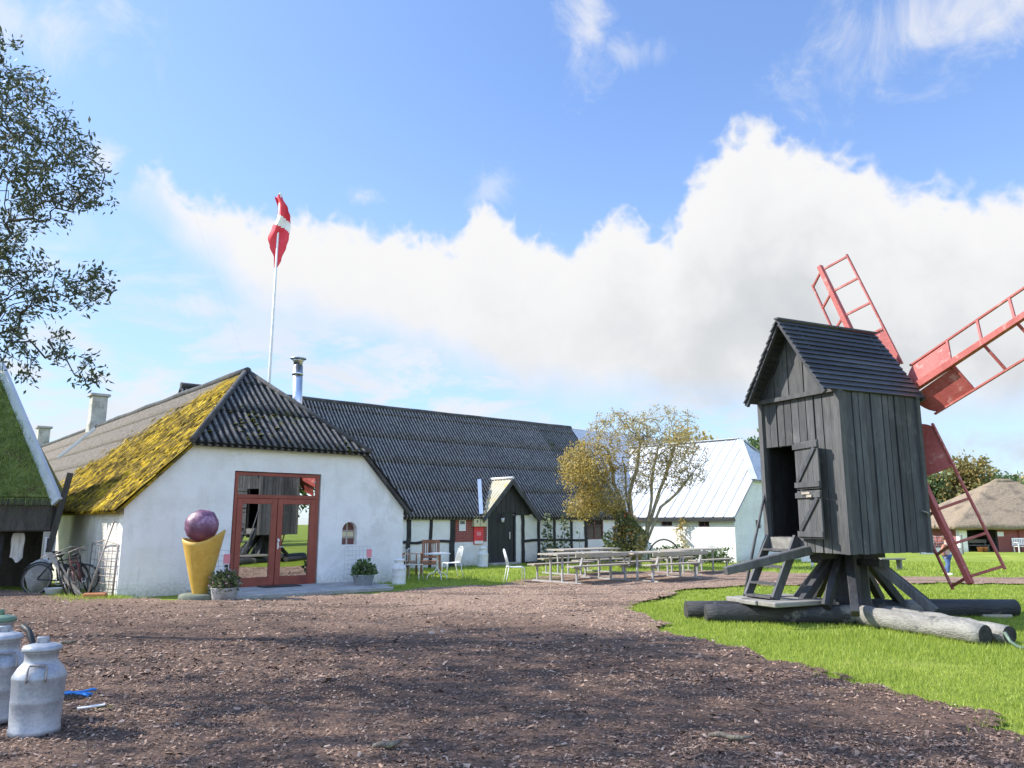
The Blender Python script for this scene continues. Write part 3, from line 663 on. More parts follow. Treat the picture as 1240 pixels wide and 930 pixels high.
# red double door with a glazed fanlight
dd = MB(); y0, y1 = .035, .13
dd.box(DX0+.03, DX0+.11, y0, y1, 0, DZ-.02); dd.box(DX1-.11, DX1-.03, y0, y1, 0, DZ-.02)
dd.box(DX0+.11, DX1-.11, y0, y1, DZ-.10, DZ-.02); dd.box(DX0+.11, DX1-.11, y0, y1, 2.16, 2.25)
door = dd.build('double_door', M['red'], fh, bevel=.006)
MB().box(DX0+.11, DX1-.11, .075, .085, 2.252, DZ-.102).build('fanlight_pane', M['glass'], door)
mid = (DX0+DX1)/2
for sgn, xa, xb in ((-1, DX0+.115, mid-.008), (1, mid+.008, DX1-.115)):
    q = MB(); st = .135
    q.box(xa, xa+st, y0-.012, y1-.03, .03, 2.155); q.box(xb-st, xb, y0-.012, y1-.03, .03, 2.155)
    q.box(xa+st, xb-st, y0-.012, y1-.03, 2.03, 2.155); q.box(xa+st, xb-st, y0-.012, y1-.03, .03, .30)
    lf = q.build('door_leaf', M['red'], door, bevel=.006)
    MB().box(xa+st, xb-st, .07, .08, .302, 2.028).build('pane', M['glass'], lf)
    if sgn == 1:
        h = MB(); h.box(xa+.03, xa+.065, y0-.02, y0-.011, .95, 1.2); h.tube([(xa+.048,y0-.02,1.0),(xa+.048,y0-.07,1.0),(xa+.17,y0-.07,1.0)], .01, 6); h.blob((xa+.048,y0-.04,1.15), .03,.03,.03)
        h.build('handle', M['whitesteel'], lf)
MB().box(DX0+.03, DX1-.03, -.06, .2, -.02, .028).build('door_sill', M['concrete'], door)
# arched niche window
q = MB(); q.prism([(NX0,NZ0),(NX1,NZ0)]+arc, .17, .2)
nw = q.build('niche_window', M['darkwin'], fh)
q = MB(); q.box(NX0+.2, NX0+.24, .155, .17, NZ0, NZ1+.2); q.box(NX0, NX1, .155, .169, NZ0+.16, NZ0+.19); q.box(NX0, NX1, .155, .169, NZ1-.02, NZ1+.01)
q.build('glazing_bar', M['wood_l'], nw)
q = MB()
for xa, xb in ((NX0+.02, NX0+.2), (NX0+.24, NX1-.02)):
    q.box(xa, xb, .16, .165, NZ0+.2, NZ1-.03)
q.build('pane', M['cream'], nw)

# ------------------------------------------------------------------ half-timbered range
WA, WB = 7.1, 4.76                                     # origin in yard axes
hh_ = empty('half_timbered_house', FW(WA, WB), ANG, 'low half-timbered house with white panels and a dark corrugated roof behind the yard tables', 'house')
X1 = 14.6
def S(s): return 13.91+s-WA                            # along the wall, measured from the porch door
w_ = MB(); w_.box(.02, S(-1.55), 0, .3, -.1, 1.9); w_.box(S(-1.55), S(-.02), 0, .3, -.1, .87); w_.box(S(-.02), S(5.42), 0, .3, -.1, 1.9)
w_.box(S(5.42), S(6.42), 0, .3, -.1, .87); w_.box(S(5.42), S(6.42), 0, .3, 1.72, 1.9); w_.box(S(6.42), X1, 0, .3, -.1, 1.9)
w_.build('wall', M['white'], hh_)
MB().box(0, X1, 6.7, 7, -.1, 1.9).box(X1-.3, X1, .3, 6.7, -.1, 1.9).build('rear_wall', M['side'], hh_)
MB().box(S(-1.55), S(-.02), 0, .3, .87, 1.9).build('brick_panel', M['brick'], hh_)
rp = random.Random(4)
def wavy(p, q, w, d, y=-.012):
    mb = MB(); p, q = Vector((p[0], y, p[1])), Vector((q[0], y, q[1])); n = 7
    for i in range(n):
        a, b = i/n, (i+1)/n
        if i == 0: o1 = rp.gauss(0, .012)
        o2 = rp.gauss(0, .014); side = (q-p).normalized().cross(Vector((0,1,0)))
        mb.beam(p.lerp(q, a)+side*o1, p.lerp(q, b+.002)+side*o2, w*rp.uniform(.93,1.05), d, (0,1,0)); o1 = o2
    return mb
for s, w in ((-3.52,.17),(-2.62,.12),(-1.66,.22),(1.78,.15),(2.62,.12),(3.52,.12),(4.46,.12),(5.32,.16)):
    wavy((S(s),-.05),(S(s)+rp.gauss(0,.02),1.86), w, .05).build('timber_post', M['timber'], hh_)
for s0, s1, z0, z1 in ((-6.6,-3.6,.9,.9),(-3.43,-1.77,.88,.92),(1.86,5.24,.86,.85)):
    wavy((S(s0),z0),(S(s1),z1), .095, .046, -.009).build('timber_rail', M['timber'], hh_)
for c0, c1 in ((0, S(-.25)), (S(2.4), X1)): MB().box(c0, c1, -.03, .02, 1.80, 1.90).build('wall_plate', M['timber'], hh_)
wn = MB(); a, b = S(5.42), S(6.42)
wn.box(a, a+.06, .03, .1, .87, 1.72); wn.box(b-.06, b, .03, .1, .87, 1.72); wn.box(a+.06, b-.06, .03, .1, .87, .93); wn.box(a+.06, b-.06, .03, .1, 1.66, 1.72)
wn.box((a+b)/2-.025, (a+b)/2+.025, .03, .1, .93, 1.66); wn.box(a+.06, b-.06, .04, .09, 1.17, 1.2); wn.box(a+.06, b-.06, .04, .09, 1.42, 1.45)
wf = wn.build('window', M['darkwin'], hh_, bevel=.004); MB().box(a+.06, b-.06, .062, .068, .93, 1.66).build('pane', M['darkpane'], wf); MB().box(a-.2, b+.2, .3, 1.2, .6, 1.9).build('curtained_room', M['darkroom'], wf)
# main roof
SL2 = 4.25/3.62; c2, s2 = 1/math.hypot(1, SL2), SL2/math.hypot(1, SL2); rb, rz = 3.5, 6.08; eb = -.2; ezw = rz-(rb-eb)*SL2; L2 = (rb-eb)/c2
XM = -3.6+.145*127
def notch(u):
    x = u-3.6; q = S(-.28); r_ = S(2.38); m_ = (q+r_)/2
    if q-.02 < x < r_+.02: return (3.22-abs(x-m_)*(3.22-1.86)/(m_-q)-ezw)/s2-.06
    return 0
rf = MB(); corrugated(rf, (-3.6, eb, ezw+.03), (1,0,0), (0,c2,s2), XM+3.6-16*.145, lambda u: notch(u) if u > 2.6 else 99, lambda u: L2, pitch=.145, amp=.028, course=1.32, spc=6, sag=.02)
yn = eb+(3.3-ezw)/SL2
for c0, c1, c2_ in ((-1, S(-.30), eb+.02), (S(2.40), X1, eb+.02), (S(-.30), S(2.40), yn)): slab(rf, [(c0,c2_,ezw-.02+(c2_-eb-.02)*SL2),(c1,c2_,ezw-.02+(c2_-eb-.02)*SL2),(c1,rb,rz-.02),(c0,rb,rz-.02)], .06)
slab(rf, [(-3.6,rb-.75,rz-.75*SL2-.02),(-1,rb-.75,rz-.75*SL2-.02),(-1,rb,rz-.02),(-3.6,rb,rz-.02)], .05)
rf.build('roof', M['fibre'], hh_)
rf = MB(); corrugated(rf, (XM-16*.145, eb, ezw+.03), (1,0,0), (0,c2,s2), 16*.145, lambda u: 0, lambda u: L2, pitch=.145, amp=.028, course=1.32, spc=6)
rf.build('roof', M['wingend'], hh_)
rf = MB(); corrugated(rf, (XM, eb, ezw+.02), (1,0,0), (0,c2,s2), 6.5, lambda u: 0, lambda u: L2-.05, pitch=.42, amp=.03, course=9, spc=12, profile='rib')
rf.build('metal_roof', M['metalroof'], hh_)
rf = MB(); corrugated(rf, (-3.6, 2*rb-eb, ezw+.03), (1,0,0), (0,-c2,s2), XM+10.1, lambda u: 0, lambda u: L2, course=1.32, spc=3)
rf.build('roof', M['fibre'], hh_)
rc = MB(); rc.tube([(x, rb, rz+.04-.02*math.sin(PI*(x+3.6)/(XM+3.6))+.006*math.sin(x*2.3)) for x in np.linspace(-3.6, XM, 26)], .10, 8)
rc.build('ridge_cap', M['fibreplain'], hh_)
rc = MB(); rc.tube([(XM,rb,rz),(XM+6.5,rb,rz-.1)], .07, 6); rc.build('ridge_cap', M['metalroof'], hh_)
# gabled black porch flush with the wall
pa, pb, pz, pe = S(-.28), S(2.38), 3.22, 1.86; pm = (pa+pb)/2; yf = -.06
po = MB(); nb = 17
for i in range(nb):
    xa = S(.0)+(S(2.08)-S(0))*i/nb; xb = S(0)+(S(2.08)-S(0))*(i+1)/nb-.008
    za = pz-.16-abs(xa-pm)*(pz-pe)/(pm-pa); zb = pz-.16-abs(xb-pm)*(pz-pe)/(pm-pa)
    po.prism([(xa, 1.86 if not (S(0) <= xa < S(1.25)) else 1.95), (xb, 1.86 if not (S(0) <= xa < S(1.25)) else 1.95), (xb, max(zb,1.97)), (xa, max(za,1.97))], yf-.02-(i % 2)*.008, .02)
porch = po.build('porch', M['blackdoor'], hh_)
MB().box(S(.0), S(2.08), -.015, .02, 0, 3).build('porch_backing', M['timber'], porch) if False else None
dr = MB()
for i in range(8):
    xa = S(.03)+1.2*i/8; dr.box(xa, xa+.144, yf+.005-(i % 2)*.006, .015, .06, 1.945)
dl = dr.build('door', M['blackdoor'], hh_)
MB().box(S(1.02), S(1.07), yf-.03, yf-.004, .95, 1.22).build('handle', M['galv'], dl)
MB().box(S(1.26), S(1.34), yf-.02, .02, 0, 1.86).build('timber_post', M['timber'], hh_)
MB().box(S(1.36), S(1.56), -.10, .005, 0, 1.84).build('white_post', M['whitepaint'], hh_, bevel=.01)
MB().box(S(-.1), S(1.3), -.45, -.03, -.02, .09).build('door_step', M['concrete'], hh_, bevel=.01)
hp = pz-pe; lp = math.hypot(pm-pa, hp); cv, sv_ = (pm-pa)/lp, hp/lp
pr = MB(); dep = 1.45
corrugated(pr, (pa-.10, yf-.22, pe-.10*hp/(pm-pa)), (0,1,0), (cv,0,sv_), dep, lambda u: max(0, (u-.42)/.85*1.0-.0) if u > .42 else 0, lambda u: lp+.13, course=3, spc=6)
slab(pr, [(pa-.08,yf-.2,pe-.1),(pm,yf-.2,pz+.01),(pm,yf+1.2,pz+.01),(pa-.08,yf+.3,pe-.1)], .04)
pr.build('roof', noisy('ochre_corrugated_sheet', (.36,.32,.22), (.50,.46,.34), 4, rough=.8, bmp=.3, c3=(.45,.33,.08), s3=2), porch)
pr = MB(); corrugated(pr, (pb+.10, yf-.22, pe-.10*hp/(pm-pa)), (0,1,0), (-cv,0,sv_), dep, lambda u: max(0, (u-.42)/.85) if u > .42 else 0, lambda u: lp+.13, course=3, spc=6)
slab(pr, [(pb+.08,yf-.2,pe-.1),(pm,yf-.2,pz+.01),(pm,yf+1.2,pz+.01),(pb+.08,yf+.3,pe-.1)], .04)
pr.build('roof', M['fibreplain'], porch)
MB().tube([(pm,yf-.23,pz+.07),(pm,yf+1.2,pz+.07)], .05, 8).build('ridge_cap', M['whitepaint'], porch)
bb = MB(); bb.beam((pa-.12,yf-.2,pe-.2),(pm+.02,yf-.2,pz-.04), .03, .17, (0,0,1)); bb.beam((pb+.12,yf-.205,pe-.2),(pm-.02,yf-.205,pz-.04), .03, .17, (0,0,1))
bb.build('barge_board', M['tar'], porch)
MB().beam((pa-.22,-.26,pe+.03),(pa+.60,.92,pz+.03), .15, .02, (-.6,-.5,.7)).build('flashing_strip', M['steel'], porch)
# things fixed to the half-timbered wall
def onwall(s, z, y=-.0): return FW(13.91+s, WB+y, z)
lt = empty('wall_lantern', onwall(.6, 1.62, yf-.03), ANG, 'small black lantern hanging on the black porch door', 'lantern')
MB().tube([(0,.02,.22),(0,-.07,.28),(0,-.1,.24)], .014, 6).build('bracket', M['black'], lt); MB().lathe([(.085,0),(.02,.07),(.012,.1)], 8, (0,-.1,.14)).build('lantern_cap', M['black'], lt); MB().lathe([(.04,0),(.06,.025)], 8, (0,-.1,-.068)).build('lantern_foot', M['black'], lt); MB().lathe([(.05,0),(.075,.17)], 8, (0,-.1,-.04)).build('lamp_glass', noisy('frosted_glass', (.6,.6,.6), (.7,.7,.7), 5, rough=.2, bmp=0), lt)
nb_ = tag(MB().box(-.15,.15,-.02,0,-.2,.2).build('notice_sheet', M['paper'], None, onwall(-1.19,1.47,-.006)), 'white notice with a dark picture pinned to the red brick panel', 'notice'); nb_.rotation_euler.z = ANG
MB().box(-.12,.1,-.024,-.0205,.05,.17).build('picture', noisy('notice_print', (.05,.06,.08), (.3,.3,.32), 14, rough=.6, bmp=0), nb_)
for s, lab in ((-.61, 'cream meter box under the porch eaves, the one further from the door'), (-.30, 'cream meter box under the porch eaves, next to the black door')):
    e = MB().box(-.145,.145,-.16,0,-.19,.19).build('meter_box', M['cream'], None, onwall(s,1.62,-.006), bevel=.008); e.rotation_euler.z = ANG
    tag(e, lab, 'meter box', 'meter boxes beside the porch')
    MB().box(-.02,.02,-.168,-.1605,-.05,.05).build('lock', M['black'], e)
rs = MB().box(-.22,.22,-.05,0,-.32,.32).build('red_sign', M['redsign'], None, onwall(-.45,1.10,-.006), bevel=.006); rs.rotation_euler.z = ANG
tag(rs, 'bright red sign board with a white strip below the cream meter boxes', 'sign')
MB().box(-.2,.2,-.056,-.0505,-.30,-.19).build('white_strip', M['paper'], rs); MB().box(-.10,.10,-.054,-.0505,.0,.14).build('printed_emblem', M['pink'], rs)

# ------------------------------------------------------------------ white barn with the white metal roof
BO = Vector((8.843, 31.007, 0)); BA = math.radians(45)            # local x = along the gable, y = back along the ridge
bn = empty('white_barn', BO, BA, 'whitewashed barn with a white sheet-metal roof behind the picnic tables', 'barn')
BW, BL, BE, BR, BH = 7.4, 8.2, 1.88, 5.27, 3.32
bs = (BR-BE)/(BW/2); bhw = (BH-BE)/bs
def barnwall(holes):                                               # long wall at x=0 with little windows
    mb = MB(); y = 0.3
    for y0, y1, z0, z1 in holes:
        mb.box(0,.3,y,y0,-.1,BE); mb.box(0,.3,y0,y1,-.1,z0); mb.box(0,.3,y0,y1,z1,BE); y = y1
    mb.box(0,.3,y,BL,-.1,BE); return mb
WIN = [(1.14,1.66,1.40,1.80),(2.91,3.48,1.44,1.80)]
barnwall(WIN).build('long_wall', M['whitebrick'], bn)
q = MB(); GX0, GX1, GZ0, GZ1 = 1.73, 2.2, 1.33, 1.68
q.prism([(0,-.1),(GX0,-.1),(GX0,BH),(bhw,BH),(0,BE)], 0, .3); q.prism([(GX0,-.1),(GX1,-.1),(GX1,GZ0),(GX0,GZ0)], 0, .3); q.prism([(GX0,GZ1),(GX1,GZ1),(GX1,BH),(GX0,BH)], 0, .3)
q.prism([(GX1,-.1),(BW,-.1),(BW,BE),(BW-bhw,BH),(GX1,BH)], 0, .3); q.build('gable_wall', M['whitebrick'], bn)
MB().box(BW-.3,BW,.3,BL,-.1,BE).box(.3,BW-.3,BL-.3,BL,-.1,3).build('rear_wall', M['white'], bn)
for i, (y0, y1, z0, z1) in enumerate(WIN):
    q = MB(); q.box(.06,.11,y0,y0+.05,z0,z1); q.box(.06,.11,y1-.05,y1,z0,z1); q.box(.06,.11,y0+.05,y1-.05,z0,z0+.05); q.box(.06,.11,y0+.05,y1-.05,z1-.05,z1); q.box(.065,.105,(y0+y1)/2-.02,(y0+y1)/2+.02,z0+.05,z1-.05)
    wf = q.build('window', M['darkwin'], bn); MB().box(.08,.086,y0+.05,y1-.05,z0+.05,z1-.05).build('pane', M['darkpane'], wf)
q = MB(); q.box(GX0,GX0+.05,.06,.11,GZ0,GZ1); q.box(GX1-.05,GX1,.06,.11,GZ0,GZ1); q.box(GX0+.05,GX1-.05,.06,.11,GZ0,GZ0+.05); q.box(GX0+.05,GX1-.05,.06,.11,GZ1-.05,GZ1)
wf = q.build('window', M['darkwin'], bn); MB().box(GX0+.05,GX1-.05,.08,.086,GZ0+.05,GZ1-.05).build('pane', M['darkpane'], wf)
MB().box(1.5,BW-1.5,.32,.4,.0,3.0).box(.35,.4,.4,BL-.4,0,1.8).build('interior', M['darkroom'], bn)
HB = 1.6; bl_ = math.hypot(1, bs); bc, bsn = 1/bl_, bs/bl_; ox = -.16; bL = (BW/2-ox)/bc
oz = BE-.16*bs+.02
hv2 = lambda u: min(bL, (bhw-ox+(BW/2-bhw)*max(0, u-.05)/(HB+.1))/bc)
rf = MB(); corrugated(rf, (ox, -.12, oz+.02), (0,1,0), (bc,0,bsn), BL+.2, lambda u: 0, hv2, pitch=.46, amp=.035, course=9, spc=14, profile='rib')
slab(rf, [(ox+.02,-.1,oz),(bhw,-.1,BH+.02),(BW/2,HB,BR+.02),(BW/2,BL,BR+.02),(ox+.02,BL,oz)], .05); rf.build('roof', M['metalroof'], bn)
rf = MB(); corrugated(rf, (BW-ox, -.12, oz+.02), (0,1,0), (-bc,0,bsn), BL+.2, lambda u: 0, hv2, pitch=.46, amp=.035, course=9, spc=12, profile='rib'); rf.build('roof', M['metalroof'], bn)
hz2 = BH-.05; hvv = Vector((0, HB+.15, BR-hz2)); hL = hvv.length; hvv.normalize()
hw = BW/2-bhw+.08
rf = MB(); corrugated(rf, (bhw-.08, -.15, hz2+.03), (1,0,0), hvv, hw*2, lambda u: 0, lambda u: hL*max(0, 1-abs(u-hw)/hw), pitch=.46, amp=.035, course=9, spc=14, profile='rib')
slab(rf, [(bhw-.06,-.13,hz2),(BW-bhw+.06,-.13,hz2),(BW/2,HB,BR)], .05); rf.build('hip_roof', M['metalroof'], bn)
rc = MB(); rc.beam((bhw-.1,-.17,hz2+.07),(BW/2,HB,BR+.07),.26,.03); rc.beam((BW-bhw+.1,-.17,hz2+.07),(BW/2,HB,BR+.07),.26,.03); rc.beam((BW/2,HB,BR+.07),(BW/2,BL,BR+.07),.3,.03); rc.build('ridge_cap', M['metalroof'], bn)
MB().box(ox-.01,ox+.05,-.1,BL,oz-.14,oz-.02).build('gutter_board', M['timber'], bn)
# ------------------------------------------------------------------ post mill
MC, MA = Vector((5.641, 13.2, 0)), .447
ml = empty('post_mill', MC, MA, 'small black boarded post mill with red sails standing on crossed logs', 'windmill')
hx, hy, z0, z1 = .894, .836, 1.115, 3.68
OY0, OY1, OZ0, OZ1 = .11, .76, 1.36, 2.87
rb_ = random.Random(21)
cage = MB()        # hollow carcass
cage.box(-hx+.02, hx-.02, -hy+.02, -hy+.06, z0+.01, z1).box(-hx+.02, hx-.02, hy-.06, hy-.02, z0+.01, z1).box(hx-.06, hx-.02, -hy+.06, hy-.06, z0+.01, z1)
cage.box(-hx+.06, hx-.06, -hy+.06, hy-.06, z0+.01, z0+.06)
cage.box(-hx+.02, -hx+.06, -hy+.06, OY0, z0+.01, z1).box(-hx+.02, -hx+.06, OY1, hy-.06, z0+.01, z1).box(-hx+.02, -hx+.06, OY0, OY1, z0+.01, OZ0).box(-hx+.02, -hx+.06, OY0, OY1, OZ1, z1)
body = cage.build('body', M['tarblack'], ml)
def boards(side, n, mat, name):
    mb = MB(); half = hx if side in 'ab' else hy
    ww = 2*half/n
    for i in range(n):
        c = -half+ww*(i+.5); j = rb_.gauss(0, .007); zb = z0-.0-abs(rb_.gauss(0, .008)); zt = z1
        for k, (wd, d0, d1) in enumerate(((ww*.87, .002, .036),)):
            cc = c+(ww/2 if k else 0)
            if k and i == n-1: continue
            lo, hi = cc-wd/2+j, cc+wd/2+j
            segs = [(zb, zt)]
            if side == 'f' and hi > OY0+.02 and lo < OY1-.02: segs = [(zb, OZ0-.01), (OZ1+.01, zt)]
            for s0, s1 in segs:
                if side == 'a': mb.box(lo, hi, -hy-d1+.02-j, -hy-d0+.02, s0, s1)
                elif side == 'b': mb.box(lo, hi, hy+d0-.02, hy+d1-.02, s0, s1)
                elif side == 'f': mb.box(-hx-d1+.02, -hx-d0+.02, lo, hi, s0, s1)
                else: mb.box(hx+d0-.02, hx+d1-.02, lo, hi, s0, s1)
    return mb.build(name, mat, body)
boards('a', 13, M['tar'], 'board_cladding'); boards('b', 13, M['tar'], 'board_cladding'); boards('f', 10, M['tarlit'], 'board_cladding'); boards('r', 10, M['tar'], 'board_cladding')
for sx_ in (-1, 1):
    for sy_ in (-1, 1): MB().box(sx_*hx-.05+(.02*sx_), sx_*hx+.05+(.02*sx_)-.02*(sx_ > 0), sy_*hy-.045+.012*sy_, sy_*hy+.045+.012*sy_, z0-.012, z1).build('corner_board', M['tarlit'], body)
# gable triangle, front and rear
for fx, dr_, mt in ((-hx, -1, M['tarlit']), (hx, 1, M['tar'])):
    mb = MB(); n = 10; za = 4.90
    for i in range(n):
        ya, yb = -hy+2*hy*i/n+.004, -hy+2*hy*(i+1)/n-.004; d0 = .0 if i % 2 else .016
        za_ = lambda y: z1-.02+(za-z1)*(1-abs(y)/hy)
        pts = [(ya, z1-.03), (yb, z1-.03), (yb, za_(yb)), (ya, za_(ya))]
        if ya < 0 < yb: pts = [(ya, z1-.03), (yb, z1-.03), (yb, za_(yb)), (0, za_(0)), (ya, za_(ya))]
        x0_, x1_ = sorted((fx+dr_*d0, fx+dr_*(d0+.024)))
        m_ = len(pts); vs = [(x0_, y, z) for y, z in pts]+[(x1_, y, z) for y, z in pts]
        mb.add(vs, [tuple(range(m_)), tuple(range(2*m_-1, m_-1, -1))]+[(k, k+m_, (k+1) % m_+m_, (k+1) % m_) for k in range(m_)])
    gb = mb.build('gable_boards', mt, body)
MB().box(-hx-.085, -hx-.042, -hy-.02, hy+.02, z1-.03, z1+.04).build('drip_rail', M['wood_l' if False else 'tarlit'], body)
# lapped board roof
roof = MB(); AZ, EZ, EY = 4.97, 3.655, hy+.035; fo, ro = -hx-.39, hx+.21; nrow = 14
for sgn in (-1, 1):
    for i in range(nrow):
        f0, f1 = i/nrow, (i+1)/nrow+.02
        ya, za = sgn*EY*(1-f0), EZ+(AZ-EZ)*f0; yb, zb = sgn*EY*(1-min(1, f1)), EZ+(AZ-EZ)*min(1, f1)
        N_ = Vector((0, sgn*(AZ-EZ), EY)).normalized()
        p, q_ = Vector((0, ya, za))+N_*.036, Vector((0, yb, zb))+N_*.004
        jx = rb_.uniform(-.012, .012)
        vs = [(x, v.y, v.z) for x in (fo+jx, ro+jx) for v in (p, q_, q_-N_*.022, p-N_*.026)]
        roof.add(vs, [(0,1,2,3),(7,6,5,4),(0,4,5,1),(1,5,6,2),(2,6,7,3),(3,7,4,0)])
rf = roof.build('roof', M['tarroof'], ml)
q = MB(); q.beam((fo-.005,0,AZ+.03),(ro+.005,0,AZ+.03),.09,.03); q.build('ridge_board', M['tarroof'], rf)
for xx in (fo+.06, -hx-.02, hx, ro-.06):
    for sgn in (-1, 1): MB().beam((xx, sgn*EY, EZ-.04), (xx, sgn*.02, AZ-.055), .06, .07).build('rafter', M['tarroof'], rf)
# stable door folded back against the front
dr = empty('door', (-hx-.045, OY0-.02, 0), math.radians(-13)); dr.parent = ml
for a_, b_ in ((1.335, 2.10), (2.125, 2.90)):
    q = MB()
    for i in range(4): q.box(-.026, 0, -.645+.16*i, -.645+.155+.16*i, a_, b_)
    lf = q.build('door_leaf', M['tarlit'], dr)
    for c0, c1 in ((a_+.03, a_+.115), (b_-.115, b_-.03)): MB().box(-.056, -.0265, -.665, .01, c0, c1).build('ledge', M['tarlit'], lf)
    q = MB(); q.beam((-.04,-.5,a_+.12),(-.04,-.06,b_-.12),.028,.07,(1,0,0)) if False else q.beam((-.041,-.06,a_+.12),(-.041,-.58,b_-.12),.07,.026,(1,0,0)); q.build('brace', M['tar'], lf)
MB().box(-.075,-.057,-.42,-.2,2.04,2.075).box(-.08,-.057,-.47,-.34,1.99,2.03).build('latch', M['pale'], dr)
MB().tube([(.76,-hy-.03,1.78),(.78,-hy-.09,1.76),(.84,-hy-.10,1.74),(.86,-hy-.05,1.70)], .014, 6).build('iron_hook', M['ironwire'], body)
# post, braces
q = MB(); q.lathe([(.30,.12),(.33,.25),(.31,.4),(.30,1.12)], 10, (0,0,0), smooth=False); post = q.build('post', M['tarblack'], ml, bevel=.01)
for a_, r0, r1, zt, zb in ((3.00,.24,1.02,1.10,.26),(3.45,.22,.95,1.10,.28),(2.45,.24,.95,1.10,.22),(3.9,.24,1.15,1.12,.22),(-1.25,.24,1.28,1.1,.24),(-.85,.24,1.15,1.12,.3),(-.15,.25,1.0,1.12,.26),(.25,.25,1.05,1.1,.26),(1.4,.24,1.0,1.1,.2)):
    p = Vector((r0*math.cos(a_), r0*math.sin(a_), zt)); e = Vector((r1*math.cos(a_), r1*math.sin(a_), zb))
    MB().beam(p, e, .12, .13).build('brace_beam', M['tarblack'] if a_ not in (2.45, -1.25) else M['tarlit'], ml, bevel=.006)
MB().box(-.75,.75,-.12,.12,1.0,1.112).box(-.12,.12,-.7,.7,.9,.998).build('crown_beam', M['tarblack'], ml)
# ladder
lad = empty('ladder', (0,0,0)); lad.parent = ml
P = lambda f, y: Vector((-.96-.56*f, y, 1.33-.95*f))
for y in (.78, .16):
    MB().beam(P(0,y)+Vector((0,0,.02)), P(1,y), .05, .15).build('stringer', M['tar'], lad)
for f in (.20, .48, .76, .97):
    c = P(f, .47); MB().box(c.x-.10, c.x+.09, .18, .76, c.z-.015, c.z+.018).build('tread', M['tarlit'], lad)
MB().box(-.985,-.955,.2,.74,1.10,1.345).build('kick_board', M['grey'], lad)
MB().tube([(-.93,.84,2.15),(-1.22,.86,1.3),(-1.5,.88,.37)], .024, 7).build('handrail_pole', M['tar'], ml)
MB().beam((-.55,.0,1.20),(-2.62,.02,.86), .14, .15, (0,0,1), .11, .12).build('tail_pole', M['tarlit'], ml, bevel=.012)
# sails
HX, HZ = 1.25, 3.66
MB().tube([(.5,0,HZ-.03),(HX+.16,0,HZ)], .13, 12).build('windshaft', M['sailred'], ml)
MB().box(HX-.10,HX+.14,-.16,.16,HZ-.16,HZ+.16).build('hub', M['sailred'], ml, bevel=.02)
def blade(ang):
    """ang from straight up towards +y; V-shaped lattice opening away from the body"""
    e = Vector((0, math.sin(ang), math.cos(ang))); pr_ = Vector((0, math.cos(ang), -math.sin(ang)))
    A = Vector((1,0,0)); C0 = Vector((HX, 0, HZ))
    def pt(al, pe_, ax=0): return C0+e*al+pr_*pe_+A*ax
    b = empty('sail_blade', (0,0,0)); b.parent = ml
    MB().beam(pt(.1,0), pt(3.28,0), .13, .12, A, .09, .09).build('spar', M['sailred'], b, bevel=.006)
    for sg in (-1, 1):
        hw, ax = .50*sg, .23
        mb = MB(); mb.beam(pt(.62,hw,ax), pt(3.22,hw*.98,ax), .03, .045, A)
        for al in (1.42, 2.02, 2.62, 3.17): mb.beam(pt(al,.05*sg,.02), pt(al,hw,ax), .04, .032, A)
        mb.build('lattice', M['sailred'], b)
        # root board with its curved inner edge
        prof = [(1.40,.06),(1.40,.49)]+[(1.40-.72,.49)]+[(.68-.03*math.sin(PI*i/6)+.0+.30*0-(i/6)*.22, .49-.40*i/6+.05*math.sin(PI*i/6)) for i in range(1, 7)]
        vs = [pt(al, pe_*sg, ax*(pe_/.5)+o) for o in (.008, .03) for al, pe_ in prof]; n = len(prof)
        MB().add(vs, [tuple(range(n)), tuple(range(2*n-1, n-1, -1))]+[(i, i+n, (i+1) % n+n, (i+1) % n) for i in range(n)]).build('root_board', M['sailred'], b)
for k in range(4): blade(math.radians(22.5)+k*PI/2)
# logs the mill rests on
def log(name, p, q, r0, r1, mat, label, seed):
    rr = random.Random(seed); p, q = Vector(p), Vector(q); n = 14
    c = (p+q)/2; b = MB(); side = (q-p).normalized().cross(Vector((0,0,1)))
    pts = [p.lerp(q, i/n)+side*rr.gauss(0,.008)+Vector((0,0,rr.gauss(0,.006))) for i in range(n+1)]
    b.tube([v-c for v in pts], [(r0+(r1-r0)*i/n)*rr.uniform(.95,1.05)*(.93 if i in (0, n) else 1) for i in range(n+1)], 14)
    for i, f in enumerate(b.f):
        if len(f) > 4: b.mi[i] = 1
    o = b.build(name, [mat, M['logend']], None, c); return tag(o, label, 'log', 'logs under the mill')
log('log', (2.93,13.42,.14), (8.62,13.62,.15), .155, .15, M['log'], 'longest dark log, lying behind the post of the mill', 1)
log('log', (3.16,13.02,.14), (5.75,12.62,.14), .15, .155, M['log'], 'dark log with a pale worn top in front of the mill ladder', 2)
log('log', (5.50,12.62,.15), (6.24,10.55,.14), .15, .145, M['loggrey'], 'silver-grey log pointing to the viewer, with a black sawn end, the nearer one', 3)
log('log', (5.95,12.75,.15), (6.56,10.55,.135), .145, .125, M['loggrey'], 'silver-grey log lying right behind the nearer grey log', 4)
log('log', (6.0,14.0,.12), (8.1,14.25,.10), .10, .09, M['log'], 'thin dark log farthest behind the mill', 5)
o = MB().box(-.25,.25,-.2,.2,0,.06).build('wood_block', M['pale'], None, tuple(G(1200,747)), bevel=.01); tag(o, 'pale wood block under the right end of the longest log', 'block')
sb = MB().box(-1.85,-.55,-.18,.20,0,.075).box(-1.88,-.6,.21,.58,0,.07).box(-1.82,-.5,.59,.98,.0,.078).build('plank_platform', M['grey'], None, MC+Vector((0,0,.295)), bevel=.012); sb.rotation_euler.z = MA
tag(sb, 'grey weathered timber platform under the foot of the mill ladder', 'platform')
